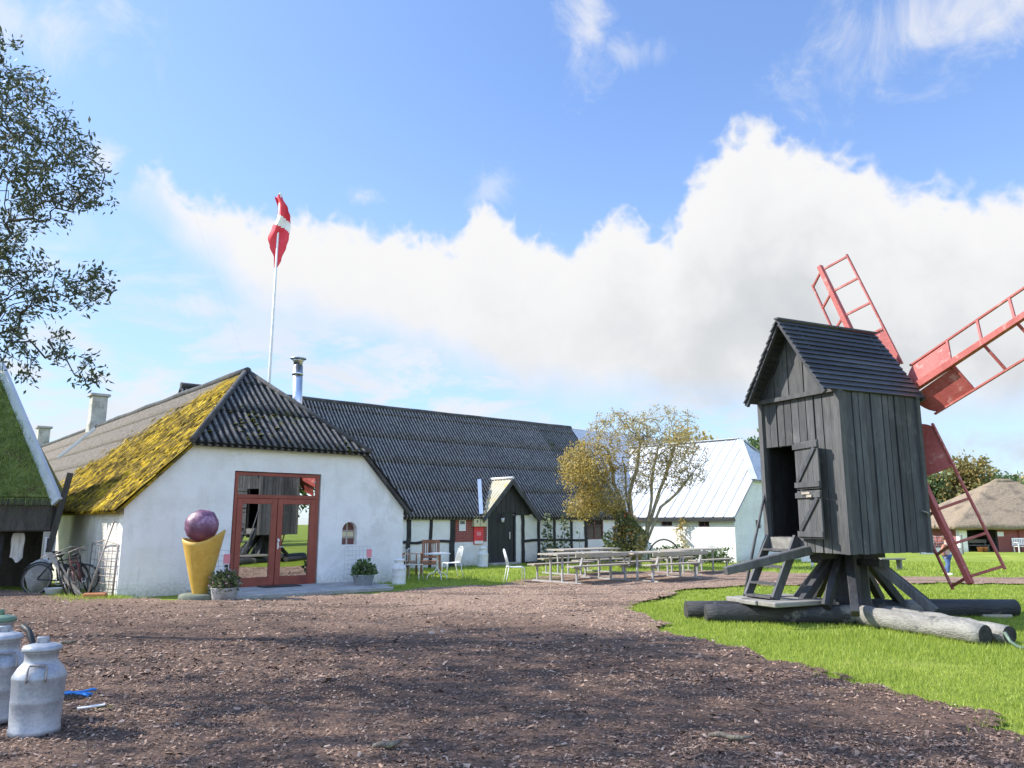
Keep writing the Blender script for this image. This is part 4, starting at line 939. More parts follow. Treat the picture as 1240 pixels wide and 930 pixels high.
gb = MB(); gb.tube([(-.1,.16,.20),(-.09,.08,.10),(-.05,0,.045),(.04,-.05,.03),(.14,-.07,.03)], .022, 6); gt = gb.build('bent_tube', noisy('pale_green_steel', (.10,.15,.10), (.16,.21,.15), 5, rough=.5, bmp=.1), None, tuple(G(1238,788)))
tag(gt, 'pale green bent steel tube on the grass by the grey log ends', 'tube')

# ------------------------------------------------------------------ turf-roofed shed at the left edge
KC = Vector((-10.82, 18.4, 0)); KA = math.atan2(.436, .9)        # local x = away to the right, so the shed runs to -x
sh = empty('turf_shed', KC, KA, 'old shed with a steep grass-grown roof and a dark timber beam over its open front', 'shed')
EZs, RZs = 2.18, 6.3; RUN = 2.15; SLs = (RZs-EZs)/RUN; LS = 6.5
q = MB(); slab(q, [(0,-.0,EZs),(-RUN,RUN,RZs),(-LS,RUN,RZs),(-LS,0,EZs)], .16); slab(q, [(0,0,EZs-.01),(-RUN,RUN,RZs-.01),(0,2*RUN,EZs-.01)], .12); slab(q, [(0,2*RUN,EZs),(-RUN,RUN,RZs),(-LS,RUN,RZs),(-LS,2*RUN,EZs)], .12)
sr = q.build('roof', noisy('sod', (.09,.12,.03), (.18,.21,.06), 3, rough=1, bmp=1, bd=.05, c3=(.09,.065,.035), s3=2), sh)
n = 15000; u = rng.uniform(0, LS, n)*.55; v = rng.random(n); k = u > v*RUN; u, v = u[k], v[k]
V = blades(-u, v*RUN, .08, .24, .010, .8); off = np.repeat(EZs+v*(RZs-EZs), 3); V[:, 2] += off; V[2::3, 1] -= .05; V[2::3, 2] -= rng.uniform(0, .13, len(u))
# hanging fringe at the eave
n = 1500; X = -rng.uniform(0, LS*.5, n); Y = rng.uniform(-.04, .04, n); V2 = blades(X, Y, .05, .12, .008, .6); V2[:, 2] += EZs-.02; V2[2::3, 2] -= rng.uniform(.05, .3, n); V2[2::3, 1] -= .06
tag(np_obj('roof_grass', np.concatenate([V, V2]), None, 3, M['leafsod'], sh), 'grass growing on the shed roof', kind='stuff')
bb = MB(); bb.beam((.05,-.12,EZs-.12),(-RUN+.05,RUN,RZs+.05), .10, .26, (.6,-.6,.6)); bb.build('barge_board', M['verge'], sh)
MB().box(-LS,-.02,.02,.25,EZs-.80,EZs-.17).build('eave_beam', M['olddark'], sh, bevel=.03)
MB().box(-LS,-.0,-.05,.06,EZs-.19,EZs-.06).build('eave_board', M['olddark'], sh)
for x, wd in ((-.10,.16),(-1.9,.16),(-3.9,.16)): MB().box(x-wd/2,x+wd/2,.05,.21,-.05,EZs-.8).build('corner_post', M['wood_l'] if x > -1 else M['olddark'], sh, bevel=.01)
MB().box(-LS,-2.4,2.3,2.4,-.05,EZs+1.4).box(-2.4,-.2,2.3,2.4,-.05,EZs-.1).box(-.2,-.1,.9,2.3,-.05,EZs-.2).build('back_wall', M['olddark'], sh)
MB().beam((-.02,-.16,.9),(.26,-.10,2.75),.13,.05,(0,1,0)).build('leaning_board', M['olddark'], sh)
q = MB(); q.box(-.11,.11,-.05,0,-.3,.3); sbx = q.build('switch_box', M['plastic'], None, KC+Vector((-.0,-.02,.62+.33)), bevel=.01); sbx.rotation_euler.z = KA
tag(sbx, 'pale grey switch box with three dark buttons on the shed post behind the bicycles', 'switch box')
for k in range(3): MB().tube([(0,-.049,-.2+.11*k),(0,-.06,-.2+.11*k)], .02, 8).build('button', M['black'], sbx)
MB().box(-.07,.07,-.056,-.0505,.1,.28).build('display', M['black'], sbx)
def garment(x, w, h, mat, label, seed, z=EZs-.84):
    rr = random.Random(seed); mb = MB(); nx_, nz_ = 9, 8; vs = []
    for side in (0, 1):
        for j in range(nz_+1):
            for i in range(nx_+1):
                f = i/nx_-.5; t_ = j/nz_
                wd = w*(.62+.38*math.sin(min(1, t_*2.2+.25)*PI/2))*(1+.08*math.sin(t_*5+seed))
                y = (.05+.035*math.sin(f*14+seed)+.02*math.sin(t_*7+f*5))*(1 if side else -1)*math.cos(f*PI*.98)+.02*math.sin(f*9+t_*3)
                vs.append((x+f*wd, .5+y, z-h*t_*(1+.1*math.sin(f*6+seed))))
    L = (nx_+1)*(nz_+1); fs = []
    for side in (0, 1):
        for j in range(nz_):
            for i in range(nx_):
                a = side*L+j*(nx_+1)+i; q4 = (a, a+1, a+nx_+2, a+nx_+1); fs.append(q4 if side else q4[::-1])
    mb.add(vs, fs, True)
    o = mb.build('hanging_coat', mat, None, KC+Vector((0,0,0))); o.rotation_euler.z = KA
    MB().tube([(x,.5,z+.45),(x,.5,z+.03),(x-.1,.5,z-.01),(x+.1,.5,z-.01)], .008, 5).build('hanger', M['ironwire'], o)
    return tag(o, label, 'coat', 'coats hanging in the shed')
garment(-.72, .27, .62, M['cloth1'], 'off-white coat hanging in the shed opening, nearest to the post', 1); garment(-1.14, .3, .80, M['cloth2'], 'dark coat hanging between the two pale coats in the shed', 2); garment(-1.42, .26, .8, M['cloth1'], 'pale coat hanging deeper left in the shed opening', 3)
q = MB()
for k in range(5): q.box(-2.3,-1.75,.3,.8,.05+.16*k,.08+.16*k)
for xx in (-2.3,-1.79):
    for yy in (.3,.76): q.box(xx,xx+.04,yy,yy+.04,0,.85)
rk = q.build('slatted_rack', M['black'], None, KC); rk.rotation_euler.z = KA; tag(rk, 'black slatted rack standing inside the shed at the left edge', 'rack')
st = MB().blob((0,0,.36),.27,.25,.40,12,8,.06).build('grey_boulder', M['concrete'], None, FW(-1.0,2.75)); tag(st, 'pale boulder standing in the shed opening behind the bicycle wheel', 'boulder')

# ------------------------------------------------------------------ bicycles and clutter by the side wall
def bike(loc, rz, lean, label, col_):
    b = empty('bicycle', loc, 0, label, 'bicycle', 'bicycles leaning by the farmhouse'); b.rotation_euler = (lean, 0, rz)
    r = .33
    for x in (-.52, .52):
        w = MB().tube([(x+r*math.cos(a*PI/14), 0, r+r*math.sin(a*PI/14)) for a in range(28)], .019, 6, closed=True).build('tyre', M['black'], b)
        q = MB().tube([(x+(r-.03)*math.cos(a*PI/14), 0, r+(r-.03)*math.sin(a*PI/14)) for a in range(28)], .009, 5, closed=True)
        for k in range(14): q.tube([(x,0,r),(x+(r-.03)*math.cos(k*PI/7),0,r+(r-.03)*math.sin(k*PI/7))], .0022, 3, False)
        q.tube([(x,-.04,r),(x,.04,r)], .02, 6); q.build('rim', M['ironwire'], w)
    f = MB(); bbk = (-.05,0,.30)
    for a_, c_ in ((( -.52,0,r),bbk),((-.52,0,r),(-.2,0,.78)),(bbk,(-.22,0,.86)),(bbk,(.36,0,.70)),((-.19,0,.74),(.34,0,.80)),((.33,0,.86),(.40,0,.62)),((.40,0,.62),(.52,0,r))): f.tube([a_, c_], .016, 6)
    f.build('frame', col_, b)
    MB().tube([(.32,0,.86),(.30,0,1.0),(.33,.22,1.02),(.18,.30,1.02)], .012, 6).tube([(.30,0,1.0),(.33,-.22,1.02),(.18,-.30,1.02)], .012, 6).build('handlebar', M['ironwire'], b)
    MB().blob((-.24,0,.93),.14,.075,.035,10,5).tube([(-.22,0,.84),(-.235,0,.92)], .012, 6).build('saddle', M['black'], b)
    MB().tube([(.02,-.09,.20),(-.05,-.09,.3),(-.05,.09,.3),(-.12,.09,.4)], .01, 5).tube([(-.05+.09*math.cos(k*PI/8),.04,.3+.09*math.sin(k*PI/8)) for k in range(16)], .008, 4, closed=True).build('crank', M['steel'], b)
    MB().tube([(-.52+.38*math.cos(k*PI/12),0,r+.38*math.sin(k*PI/12)) for k in range(2, 11)], .022, 5).build('mudguard', M['black'], b)
    return b
bike(FW(-.74,1.95,0), math.radians(2), -.20, 'black bicycle showing its full wheel, in front of the shed post', M['black'])
bike(FW(-.52,1.45,0), math.radians(-68), .40, 'dark bicycle leaning steeply over, in the middle of the bicycle heap', M['black'])
bike(FW(-.34,1.25,0), math.radians(-74), .34, 'bicycle with red frame parts, leaning closest to the farmhouse wall', noisy('dull_red_frame', (.13,.025,.03), (.16,.04,.04), 5, rough=.4, bmp=0))
q = MB().beam((-.55,.75,.04),(-1.0,1.9,.92),.13,.03,(0,0,1)); o = q.build('leaning_plank', M['pale'], None, FO); o.rotation_euler.z = ANG; tag(o, 'pale plank leaning across the bicycle heap', 'plank')
q = MB()
for k in range(7): q.tube([(-.06-.02*k,.15+.28*k,.02),(-.03-.02*k,.15+.28*k,1.15-.06*(k % 3))], .009, 5)
for k in range(7): q.tube([(-.08,.1,.12+.16*k),(-.14,1.95,.1+.165*k)], .008, 5)
q.tube([(-.05,.12,.0),(-.02,.12,1.12),(-.1,1.0,1.2),(-.14,1.9,1.1),(-.16,1.9,0)], .016, 6)
o = q.build('wire_bed_frame', M['ironwire'], None, FO); o.rotation_euler.z = ANG; tag(o, 'rusty wire bed frame standing against the farmhouse side wall', 'bed frame')
q = MB().tube([(-.52,.25,.02),(-.04,.55,1.62)], .018, 6); o = q.build('wooden_pole', M['ironwire'], None, FO); o.rotation_euler.z = ANG; tag(o, 'thin pole leaning on the farmhouse side wall above the wire bed frame', 'pole')
q = MB().lathe([(.14,0),(.19,.16),(.2,.17),(.17,.165),(.13,.03)], 18); o = q.build('tub', M['plastic'], None, FW(-.88,1.6)); tag(o, 'small pale plastic tub on the ground under the bicycle wheel', 'tub')
q = MB().box(-.22,.22,-.1,.1,.0,.11); o = q.build('clay_block', M['terracotta'], None, FW(-.42,.0,.03), bevel=.02); o.rotation_euler.z = .3; tag(o, 'rusty orange clay block on the weeds at the farmhouse corner', 'block')

# ------------------------------------------------------------------ ice cream cone and pots by the red door
CB = FW(1.17,-1.62,.0)
ic = empty('ice_cream_sculpture', CB, 0, 'giant ice cream cone sculpture with a purple scoop on a dark round stone', 'sculpture')
MB().lathe([(.40,0),(.42,.03),(.41,.12),(.37,.15),(.001,.15)], 28).build('stone_base', M['stone'], ic)
q = MB(); n = 40; vs = []; rows = 14
for t_, ro_ in ((1, 0), (-1, .02)):
    for j in range(rows+1):
        f = j/rows
        for k in range(n):
            a = 2*PI*k/n
            # rim: low dip in front right of centre, points up at the sides
            top = 1.31+.09*math.cos(a+.1)+.05*math.cos(2*a)-.10*max(0, math.cos(a+PI*.36))**2
            zc = .15+(top-.15)*f; r_ = (.15+.275*f**.95)-ro_
            vs.append((r_*math.cos(a), r_*math.sin(a), zc))
L = n*(rows+1); fs = []
for s_ in (0, 1):
    for j in range(rows):
        for k in range(n):
            a = s_*L+j*n+k; b = s_*L+j*n+(k+1) % n; f4 = (a, b, b+n, a+n); fs.append(f4 if s_ == 0 else f4[::-1])
for k in range(n): a, b = rows*n+k, rows*n+(k+1) % n; fs.append((a, b, b+L, a+L))
q.add(vs, fs, True); q.build('cone', M['cone'], ic)
q = MB(); q.blob((0,0,0),.33,.33,.325,48,32,0); rr = random.Random(8)
from mathutils import noise as mn
q.v = [tuple(Vector(v)*(1+.07*mn.noise(Vector(v)*5)+.05*abs(mn.noise(Vector(v)*10))+.03*abs(mn.noise(Vector(v)*21)))) for v in q.v]
q.build('scoop', M['ball'], ic, (-.04,-.03,1.52))
def leafcloud(name, n, fn, size, mat, parent=None, asp=.45, seed=1, loc=None, fold=.25):
    """n small bent leaves; fn(rng) gives a place and an outward direction"""
    rr = np.random.default_rng(seed); P_, D_ = fn(rr, n); n = len(P_)
    s_ = size*rr.uniform(.6, 1.35, n); d_ = D_+rr.normal(0, .55, (n, 3)); d_ /= np.linalg.norm(d_, axis=1)[:, None]
    up_ = rr.normal(0, 1, (n, 3)); si = np.cross(d_, up_); si /= np.linalg.norm(si, axis=1)[:, None]; nn = np.cross(si, d_)
    a = P_; b = P_+d_*(s_*.5)[:, None]+si*(s_*asp*.5)[:, None]+nn*(s_*fold*.3)[:, None]; c = P_+d_*s_[:, None]; e = P_+d_*(s_*.5)[:, None]-si*(s_*asp*.5)[:, None]+nn*(s_*fold*.3)[:, None]
    V = np.stack([a, b, c, e], 1).reshape(-1, 3)
    o = np_obj(name, V, None, 4, mat, parent)
    if loc is not None: o.location = loc
    return o
def ballfn(c, rx, ry, rz, shell=.5):
    def f(rr, n):
        d_ = rr.normal(0, 1, (n, 3)); d_ /= np.linalg.norm(d_, axis=1)[:, None]
        r_ = (shell+(1-shell)*rr.random(n))[:, None]
        return np.array(c)+d_*r_*np.array([rx, ry, rz]), d_
    return f
def pot(loc, mat, prof, label, flowers, seed):
    p = empty('planter', loc, 0, label, 'planter', 'planters by the red door')
    MB().lathe(prof, 26).build('tub', mat, p)
    z = prof[2][1]
    leafcloud('leaves', 900, ballfn((0,0,z+.10),.29,.29,.24,.3), .085, M['leafgreen' if not flowers else 'leafivy'], p, .6, seed)
    q = MB(); rr = random.Random(seed)
    for k in range(14): a = rr.random()*6.28; q.tube([(.05*math.cos(a),.05*math.sin(a),z-.08),(.2*math.cos(a),.2*math.sin(a),z+rr.uniform(.1,.26))], .006, 4)
    q.build('stems', M['bark'], p)
    if flowers: leafcloud('flowers', 60, ballfn((0,0,z+.12),.3,.3,.25,.9), .05, M['flower'], p, .9, seed+1)
    return p
pot(FW(1.47,-2.14,.02), M['concrete'], [(.20,0),(.23,.04),(.26,.25),(.26,.27),(.23,.265),(.21,.2)], 'grey tub of dark leaves with pink flowers between the cone and the red door', True, 3)
pot(FW(5.22,-1.2,.02), M['galv'], [(.19,0),(.20,.02),(.27,.30),(.285,.31),(.265,.315),(.24,.22)], 'galvanised tub of green leaves to the right of the red door', False, 5)
def wirerack(loc, rz, label):
    r_ = empty('wire_rack', loc, rz, label, 'wire rack', 'wire racks behind the planters'); q = MB()
    for k in range(8): q.tube([(-.36+.72*k/7,0,0),(-.36+.72*k/7,0,.98)], .0045, 4)
    for k in range(9): q.tube([(-.36,0,.10+.11*k),(.36,0,.10+.11*k)], .0045, 4)
    q.tube([(-.36,0,0),(-.36,.35,0)], .008, 4); q.tube([(.36,0,0),(.36,.35,0)], .008, 4)
    q.build('grid', M['wire'], r_)
    tag(MB().box(.25,.39,-.02,-.01,.70,.90).build('tag_card', M['pink'], r_), 'pink price card')
    MB().box(.28,.36,-.02,-.01,.62,.685).build('black_tag', M['black'], r_)
    return r_
wirerack(FW(1.42,-1.45,.02), ANG, 'thin wire rack with a pink card between the cone and the door'); wirerack(FW(5.30,-.75,.02), ANG, 'thin wire rack with a pink card behind the galvanised tub')
q = MB(); q.prism([(1.45,0),(5.5,0),(5.5,.085),(1.45,.10)], -2.15, -.0); q.prism([(5.5,0),(5.95,0),(5.95,.07),(5.5,.085)], -1.5, -.0)
o = q.build('pavement', M['concrete'], None, FO, bevel=.012); o.rotation_euler.z = ANG; tag(o, 'grey concrete apron in front of the red door', kind='structure')
q = MB().box(3.0,3.9,-.62,-.12,.10,.118); o = q.build('door_mat', M['black'], None, FO); o.rotation_euler.z = ANG; tag(o, 'black mat lying in front of the red double door', 'mat')

# ------------------------------------------------------------------ milk cans
def milkcan(loc, rz, s, label, mat=None, lid=None):
    mat = mat or M['milk']; c = empty('milk_can', loc, rz, label, 'milk can', 'milk cans'); c.scale = (s, s, s)
    MB().lathe([(.175,0),(.188,.012),(.188,.05),(.182,.06),(.190,.25),(.193,.262),(.190,.274),(.196,.425),(.2,.44),(.198,.455),(.165,.515),(.13,.555),(.122,.575),(.122,.63),(.14,.645)], 36).build('body', mat, c)
    l = MB().lathe([(.143,.646),(.148,.652),(.148,.672),(.13,.690),(.06,.705),(.001,.708)], 32).build('lid', lid or mat, c)
    MB().tube([(-.035,0,.70),(-.035,0,.745),(.035,0,.745),(.035,0,.70)], .013, 8).box(-.03,.03,-.008,.008,.70,.738).build('lid_handle', lid or mat, l)
    for a in (-PI/2, PI/2):
        ca, sa = math.cos(a), math.sin(a); pts = []
        for (t_, rr_, z_) in ((-.062,.168,.44),(-.066,.214,.437),(-.068,.216,.445),(-.066,.176,.53),(-.058,.160,.55),(.058,.160,.55),(.066,.176,.53),(.068,.216,.445),(.066,.214,.437),(.062,.168,.44)):
            pts.append((rr_*ca-t_*sa, rr_*sa+t_*ca, z_))
        MB().tube(pts, .0085, 8).build('carry_handle', M['ironwire'] if mat is M['milk'] else mat, c)
    return c
def gp(x, y, z=.045): v = G(x, y); return (v.x, v.y, z)
milkcan(gp(40,896), .42, .92, 'dull aluminium milk can standing in the foreground at the left')
milkcan(gp(-8,880), .8, .96, 'aluminium milk can cut off by the left edge, beside the whole one')
milkcan(gp(-13,848), .3, 1.0, 'milk can with a green lid behind the two front cans', None, M['greenlid'])
milkcan(FW(6.42,-.92,.0), .5, .95, 'white-grey milk can at the right corner of the white gable', M['whitepaint'])
milkcan(FW(13.02,3.9,.0), .2, 1.0, 'pale grey milk can beside the black porch door', M['whitepaint'])
q = MB(); q.tube([(-.02,.03,.66),(.06,.0,.62),(.13,-.05,.54),(.17,-.06,.42),(.16,-.06,.30)], .026, 8); o = q.build('black_hose', M['black'], None, gp(16,862)); tag(o, 'short black hose hooked over the rear milk cans', 'hose')
q = MB(); c = G(88,850); q.tube([(-.14,.02,.05),(-.05,.03,.06),(.02,.0,.055),(.10,-.02,.05),(.16,-.05,.045)], .013, 5); q.tube([(-.12,-.02,.05),(0,-.005,.06),(.07,.05,.06),(.12,.1,.07),(.14,.12,.06)], .013, 5); q.tube([(.0,.0,.055),(.09,.03,.05),(.16,.02,.045)], .011, 5)
o = q.build('blue_strap', M['blue'], None, (c.x,c.y,.02)); tag(o, 'knotted blue strap lying on the mulch by the milk can', 'strap')
o = MB().beam((-.09,-.03,.03),(.1,.05,.045),.05,.01).build('white_scrap', M['whitepaint'], None, gp(108,866,.03)); tag(o, 'white scrap lying on the mulch near the blue strap', 'scrap')
for i, (x, y, L, a, lab) in enumerate(((885,907,.30,-.25,'pale split stick on the mulch at the lower right'),(470,917,.22,.6,'small pale stick at the bottom of the yard'),(82,786,.2,.5,'thin stick lying beyond the milk cans'))):
    p = gp(x, y, .085); pts = [(L*(k/4-.5), .02*math.sin(k*1.7+i), .006*math.sin(k*2)) for k in range(5)]
    o = MB().tube(pts, [.014,.022,.02,.017,.008], 6).build('stick', M['bark'], None, p); o.rotation_euler.z = a; tag(o, lab, 'stick', 'sticks on the mulch')

# ------------------------------------------------------------------ garden furniture
def wchair(loc, rz, label):
    c = empty('garden_chair', loc, rz, label, 'chair', 'white garden chairs'); m_ = M['whitesteel']
    q = MB()                                                        # sitter looks to +x
    vs = []; n = 8
    for i in range(n+1):
        f = i/n
        for y in (-.21+.015*math.sin(f*PI), .21-.015*math.sin(f*PI)): vs.append((-.2+.42*f, y, .45-.015*math.sin(f*PI)-(.03*max(0, f-.8)*5)*.5))
    m2 = len(vs); vs += [(x, y, z-.018) for x, y, z in vs[:m2]]
    fs = [(2*i, 2*i+1, 2*i+3, 2*i+2) for i in range(n)]+[(m2+2*i+2, m2+2*i+3, m2+2*i+1, m2+2*i) for i in range(n)]+[(2*i, 2*i+2, m2+2*i+2, m2+2*i) for i in range(n)]+[(2*i+3, 2*i+1, m2+2*i+1, m2+2*i+3) for i in range(n)]+[(0,m2,m2+1,1),(2*n,2*n+1,m2+2*n+1,m2+2*n)]
    q.add(vs, fs); q.build('seat', m_, c)
    for y in (-.19, .19):
        MB().tube([(.19,y,.44),(.23,y,.40),(.25,y*1.08,.0)], .012, 7).build('leg', m_, c)
        MB().tube([(-.18,y,.44),(-.22,y*1.02,.2),(-.27,y*1.08,.0)], .012, 7).build('leg', m_, c)
    b = MB(); b.tube([(-.17,-.19,.44),(-.23,-.19,.68),(-.27,-.17,.82),(-.285,-.09,.88),(-.288,0,.89),(-.285,.09,.88),(-.27,.17,.82),(-.23,.19,.68),(-.17,.19,.44)], .012, 7)
    for k in range(7):
        y = -.14+.28*k/6; b.tube([(-.175,y*.9,.45),(-.235,y,.68),(-.283,y*.9,.875-abs(y)*.15)], .007, 5)
    b.build('backrest', m_, c); return c
wchair(FW(7.62,.2), ANG+.75, 'white slatted garden chair on the left of the little white round table')
wchair(FW(9.05,.35), ANG+2.9, 'white garden chair facing left on the right side of the round table')
wchair(FW(9.05,-2.42), ANG-.55, 'white garden chair standing alone at the left end of the picnic tables')
tb = empty('round_table', FW(8.30,.05), 0, 'small white round garden table on a curled foot between two white chairs', 'table')
MB().lathe([(.36,.70),(.37,.705),(.37,.725),(.36,.73),(.001,.73)], 32).build('tabletop', M['whitesteel'], tb)
MB().tube([(0,0,.25),(0,0,.70)], .028, 10).build('column', M['whitesteel'], tb)
for k in range(4):
    a = k*PI/2+.5; pts = [(r_*math.cos(a), r_*math.sin(a), z) for r_, z in ((.0,.42),(.03,.30),(.10,.2),(.22,.17),(.29,.1),(.31,.0))]
    MB().tube(pts, .014, 7).build('foot', M['whitesteel'], tb)
def armchair(loc, rz, label):
    c = empty('wooden_armchair', loc, rz, label, 'armchair', 'brown armchairs by the half-timbered wall'); m_ = M['teak']
    q = MB(); [q.box(-.25+.105*k,-.25+.098+.105*k,-.27,.27,.40,.425) for k in range(5)]; q.build('seat', m_, c)
    for x in (-.25, .24):
        for y in (-.30, .27): MB().box(x,x+.05,y,y+.05,0,.62 if x > 0 else .60).build('leg', m_, c)
    for y in (-.32, .26): MB().box(-.27,.32,y,y+.075,.62,.65).build('armrest', m_, c)
    b = MB(); b.beam((-.25,-.25,.42),(-.36,-.25,1.02),.05,.05); b.beam((-.25,.25,.42),(-.36,.25,1.02),.05,.05); b.beam((-.355,-.28,1.0),(-.355,.28,1.0),.04,.09); b.beam((-.27,-.25,.52),(-.27,.25,.52),.04,.06)
    for k in range(7): y = -.2+.4*k/6; b.beam((-.275,y,.53),(-.35,y,.98),.035,.015,(1,0,0))
    b.build('backrest', m_, c)
    MB().box(-.22,.25,-.295,-.265,.30,.38).box(-.22,.25,.265,.295,.30,.38).box(.235,.26,-.26,.26,.31,.39).build('apron', m_, c)
    return c
armchair(FW(8.6,2.2), ANG-1.0, 'brown slatted wooden armchair facing the round table, the left one by the wall'); armchair(FW(9.35,1.9), ANG-2.2, 'brown wooden armchair turned towards the other armchair, beside the dark wall post')
o = empty('dark_planter', FW(8.75,2.9), 0, 'dark pot with thin twigs beside the brown armchairs', 'pot'); MB().lathe([(.14,0),(.19,.3),(.2,.31),(.16,.3)], 16).build('tub', M['black'], o)
leafcloud('leaves', 160, ballfn((0,0,.55),.3,.3,.3,.2), .08, M['leafivy'], o, .4, 9)
def picnic(loc, label, backs=True, L=2.5):
    t_ = empty('picnic_table', loc, ANG, label, 'picnic table', 'picnic tables on the mulch')
    q = MB()
    for k in range(4): q.box(0, L, -.375+.19*k, -.375+.18+.19*k, .715+.002*(k % 2), .755+.002*(k % 2))
    q.build('tabletop', M['pale'], t_)
    for sg in (-1, 1):
        q = MB()
        for k in range(2): y = sg*(.66+.15*k); q.box(.08, L-.08, y-.07, y+.07, .43, .465)
        q.build('bench_seat', M['pale'], t_)
        if backs and sg < 0:
            MB().box(.05, L-.05, sg*.985-.012, sg*.985+.014, .675, .775).build('bench_backrest', M['pale'], t_)
    for x in (.32, L-.32):
        q = MB(); q.box(x-.025,x+.025,-.92,.92,.0,.05); q.build('skid', M['galvpaint'], t_)
        for y in (-.22, .22): MB().box(x-.022,x+.022,y-.022,y+.022,.05,.715).build('table_leg', M['galvpaint'], t_)
        for y in (-.74, .74): MB().box(x-.022,x+.022,y-.022,y+.022,.05,.43).build('bench_leg', M['galvpaint'], t_)
        if backs: MB().beam((x+.045,-.80,.36),(x+.045,-.96,.80),.035,.06,(0,1,0)).build('back_support', M['galvpaint'], t_)
        MB().box(x-.03,x+.03,-.9,-.6,.395,.43).box(x-.03,x+.03,.6,.9,.395,.43).build('seat_bearer', M['galvpaint'], t_)
    return t_
picnic((.92,20.45,.03), 'long pale picnic table with a backed bench, the nearest and leftmost of the set')
picnic((2.98,21.15,.03), 'long pale picnic table with a backed bench, right of the nearest one')
picnic((1.3,23.6,.03), 'pale picnic table without bench backs, standing behind the leftmost one', False)
picnic((4.9,24.3,.0), 'pale picnic table nearest to the whitewashed barn wall', False, 2.2)
pt_ = empty('low_bench', (12.95,26.9,gz(12.95,26.9)), .15, 'low grey bench alone on the far lawn, seen past the mill', 'bench')
MB().box(-.45,.45,-.16,.16,.33,.38).build('seat', M['grey'], pt_)
for x in (-.3,.3): MB().box(x-.03,x+.03,-.12,.12,0,.33).build('leg', M['grey'], pt_)
wb = empty('white_board', (10.75,28.2,0), 0, 'rounded white board on a short post on the grass, seen under the mill', 'board')
MB().tube([(0,0,0),(0,0,.3)], .06, 8).build('post', M['whitepaint'], wb); MB().box(-.38,.38,-.03,.03,.18,.55).build('panel', M['whitepaint'], wb, bevel=.025)
hp_ = MB().tube([(.72*math.cos(PI*k/16), 0, .05+.86*math.sin(PI*k/16)) for k in range(-1, 18)], .035, 7); q = hp_.build('iron_hoop', M['black'], None, (6.05,31.2,0)); q.rotation_euler.z = -.6; tag(q, 'black iron hoop arching out of the bed below the barn wall', 'hoop')

# ------------------------------------------------------------------ flagpole
fl_ = empty('flagpole', (-10.63,33,0), 0, 'tall white flagpole behind the farmhouse roof flying a red and white flag', 'flagpole')
MB().tube([(0,0,0),(.05,0,16.3)], [.08,.045], 10).build('pole', M['whitepaint'], fl_); MB().blob((.05,0,16.33),.07,.07,.06).build('finial', M['whitepaint'], fl_)
# flag hanging limp: hoist on the pole, fly folded down
fm = MB(); nu, nv = 48, 24; vs = []
fold = ((0,-5.5,3.5),(.16,-1.5,11),(.28,-2.5,15),(.42,-7.5,16.5),(.57,-11,15),(.68,-8,12),(.84,-2,7),(1,-1.2,1.2))   # hanging cloth: left and right edge along its drop
def edge_(s_):
    for a, b in zip(fold, fold[1:]):
        if s_ <= b[0]+1e-9: k = (s_-a[0])/(b[0]-a[0]); k = k*k*(3-2*k); return a[1]+(b[1]-a[1])*k, a[2]+(b[2]-a[2])*k
    return fold[-1][1:]
for side in (0, 1):
    for i in range(nu+1):
        for j in range(nv+1):
            s_, v = i/nu, j/nv; l_, r_ = edge_(s_); x = (l_+(r_-l_)*v)/26.7
            y = .17*math.sin(v*8+s_*5)*math.sin(PI*min(1, s_*1.3+.15))+(.012 if side else -.012)
            vs.append((x, y, 16.25-3.55*s_-.05*math.sin(v*7)))
L = (nu+1)*(nv+1)
def flagm(i, j):
    u = (i+.5)/nu; v = (j+.5)/nv; return 1 if abs(u-.36-.15*(v-.5)) < .065 or u > .955 else 0
for side in (0, 1):
    for i in range(nu):
        for j in range(nv):
            a = side*L+i*(nv+1)+j; f4 = (a, a+1, a+nv+2, a+nv+1)
            fm.f.append(f4 if side else f4[::-1]); fm.sm.append(True); fm.mi.append(flagm(i, j))
fm.v = [tuple(v) for v in vs]
flag = fm.build('flag', [M['flagred'], M['flagwhite']], fl_)
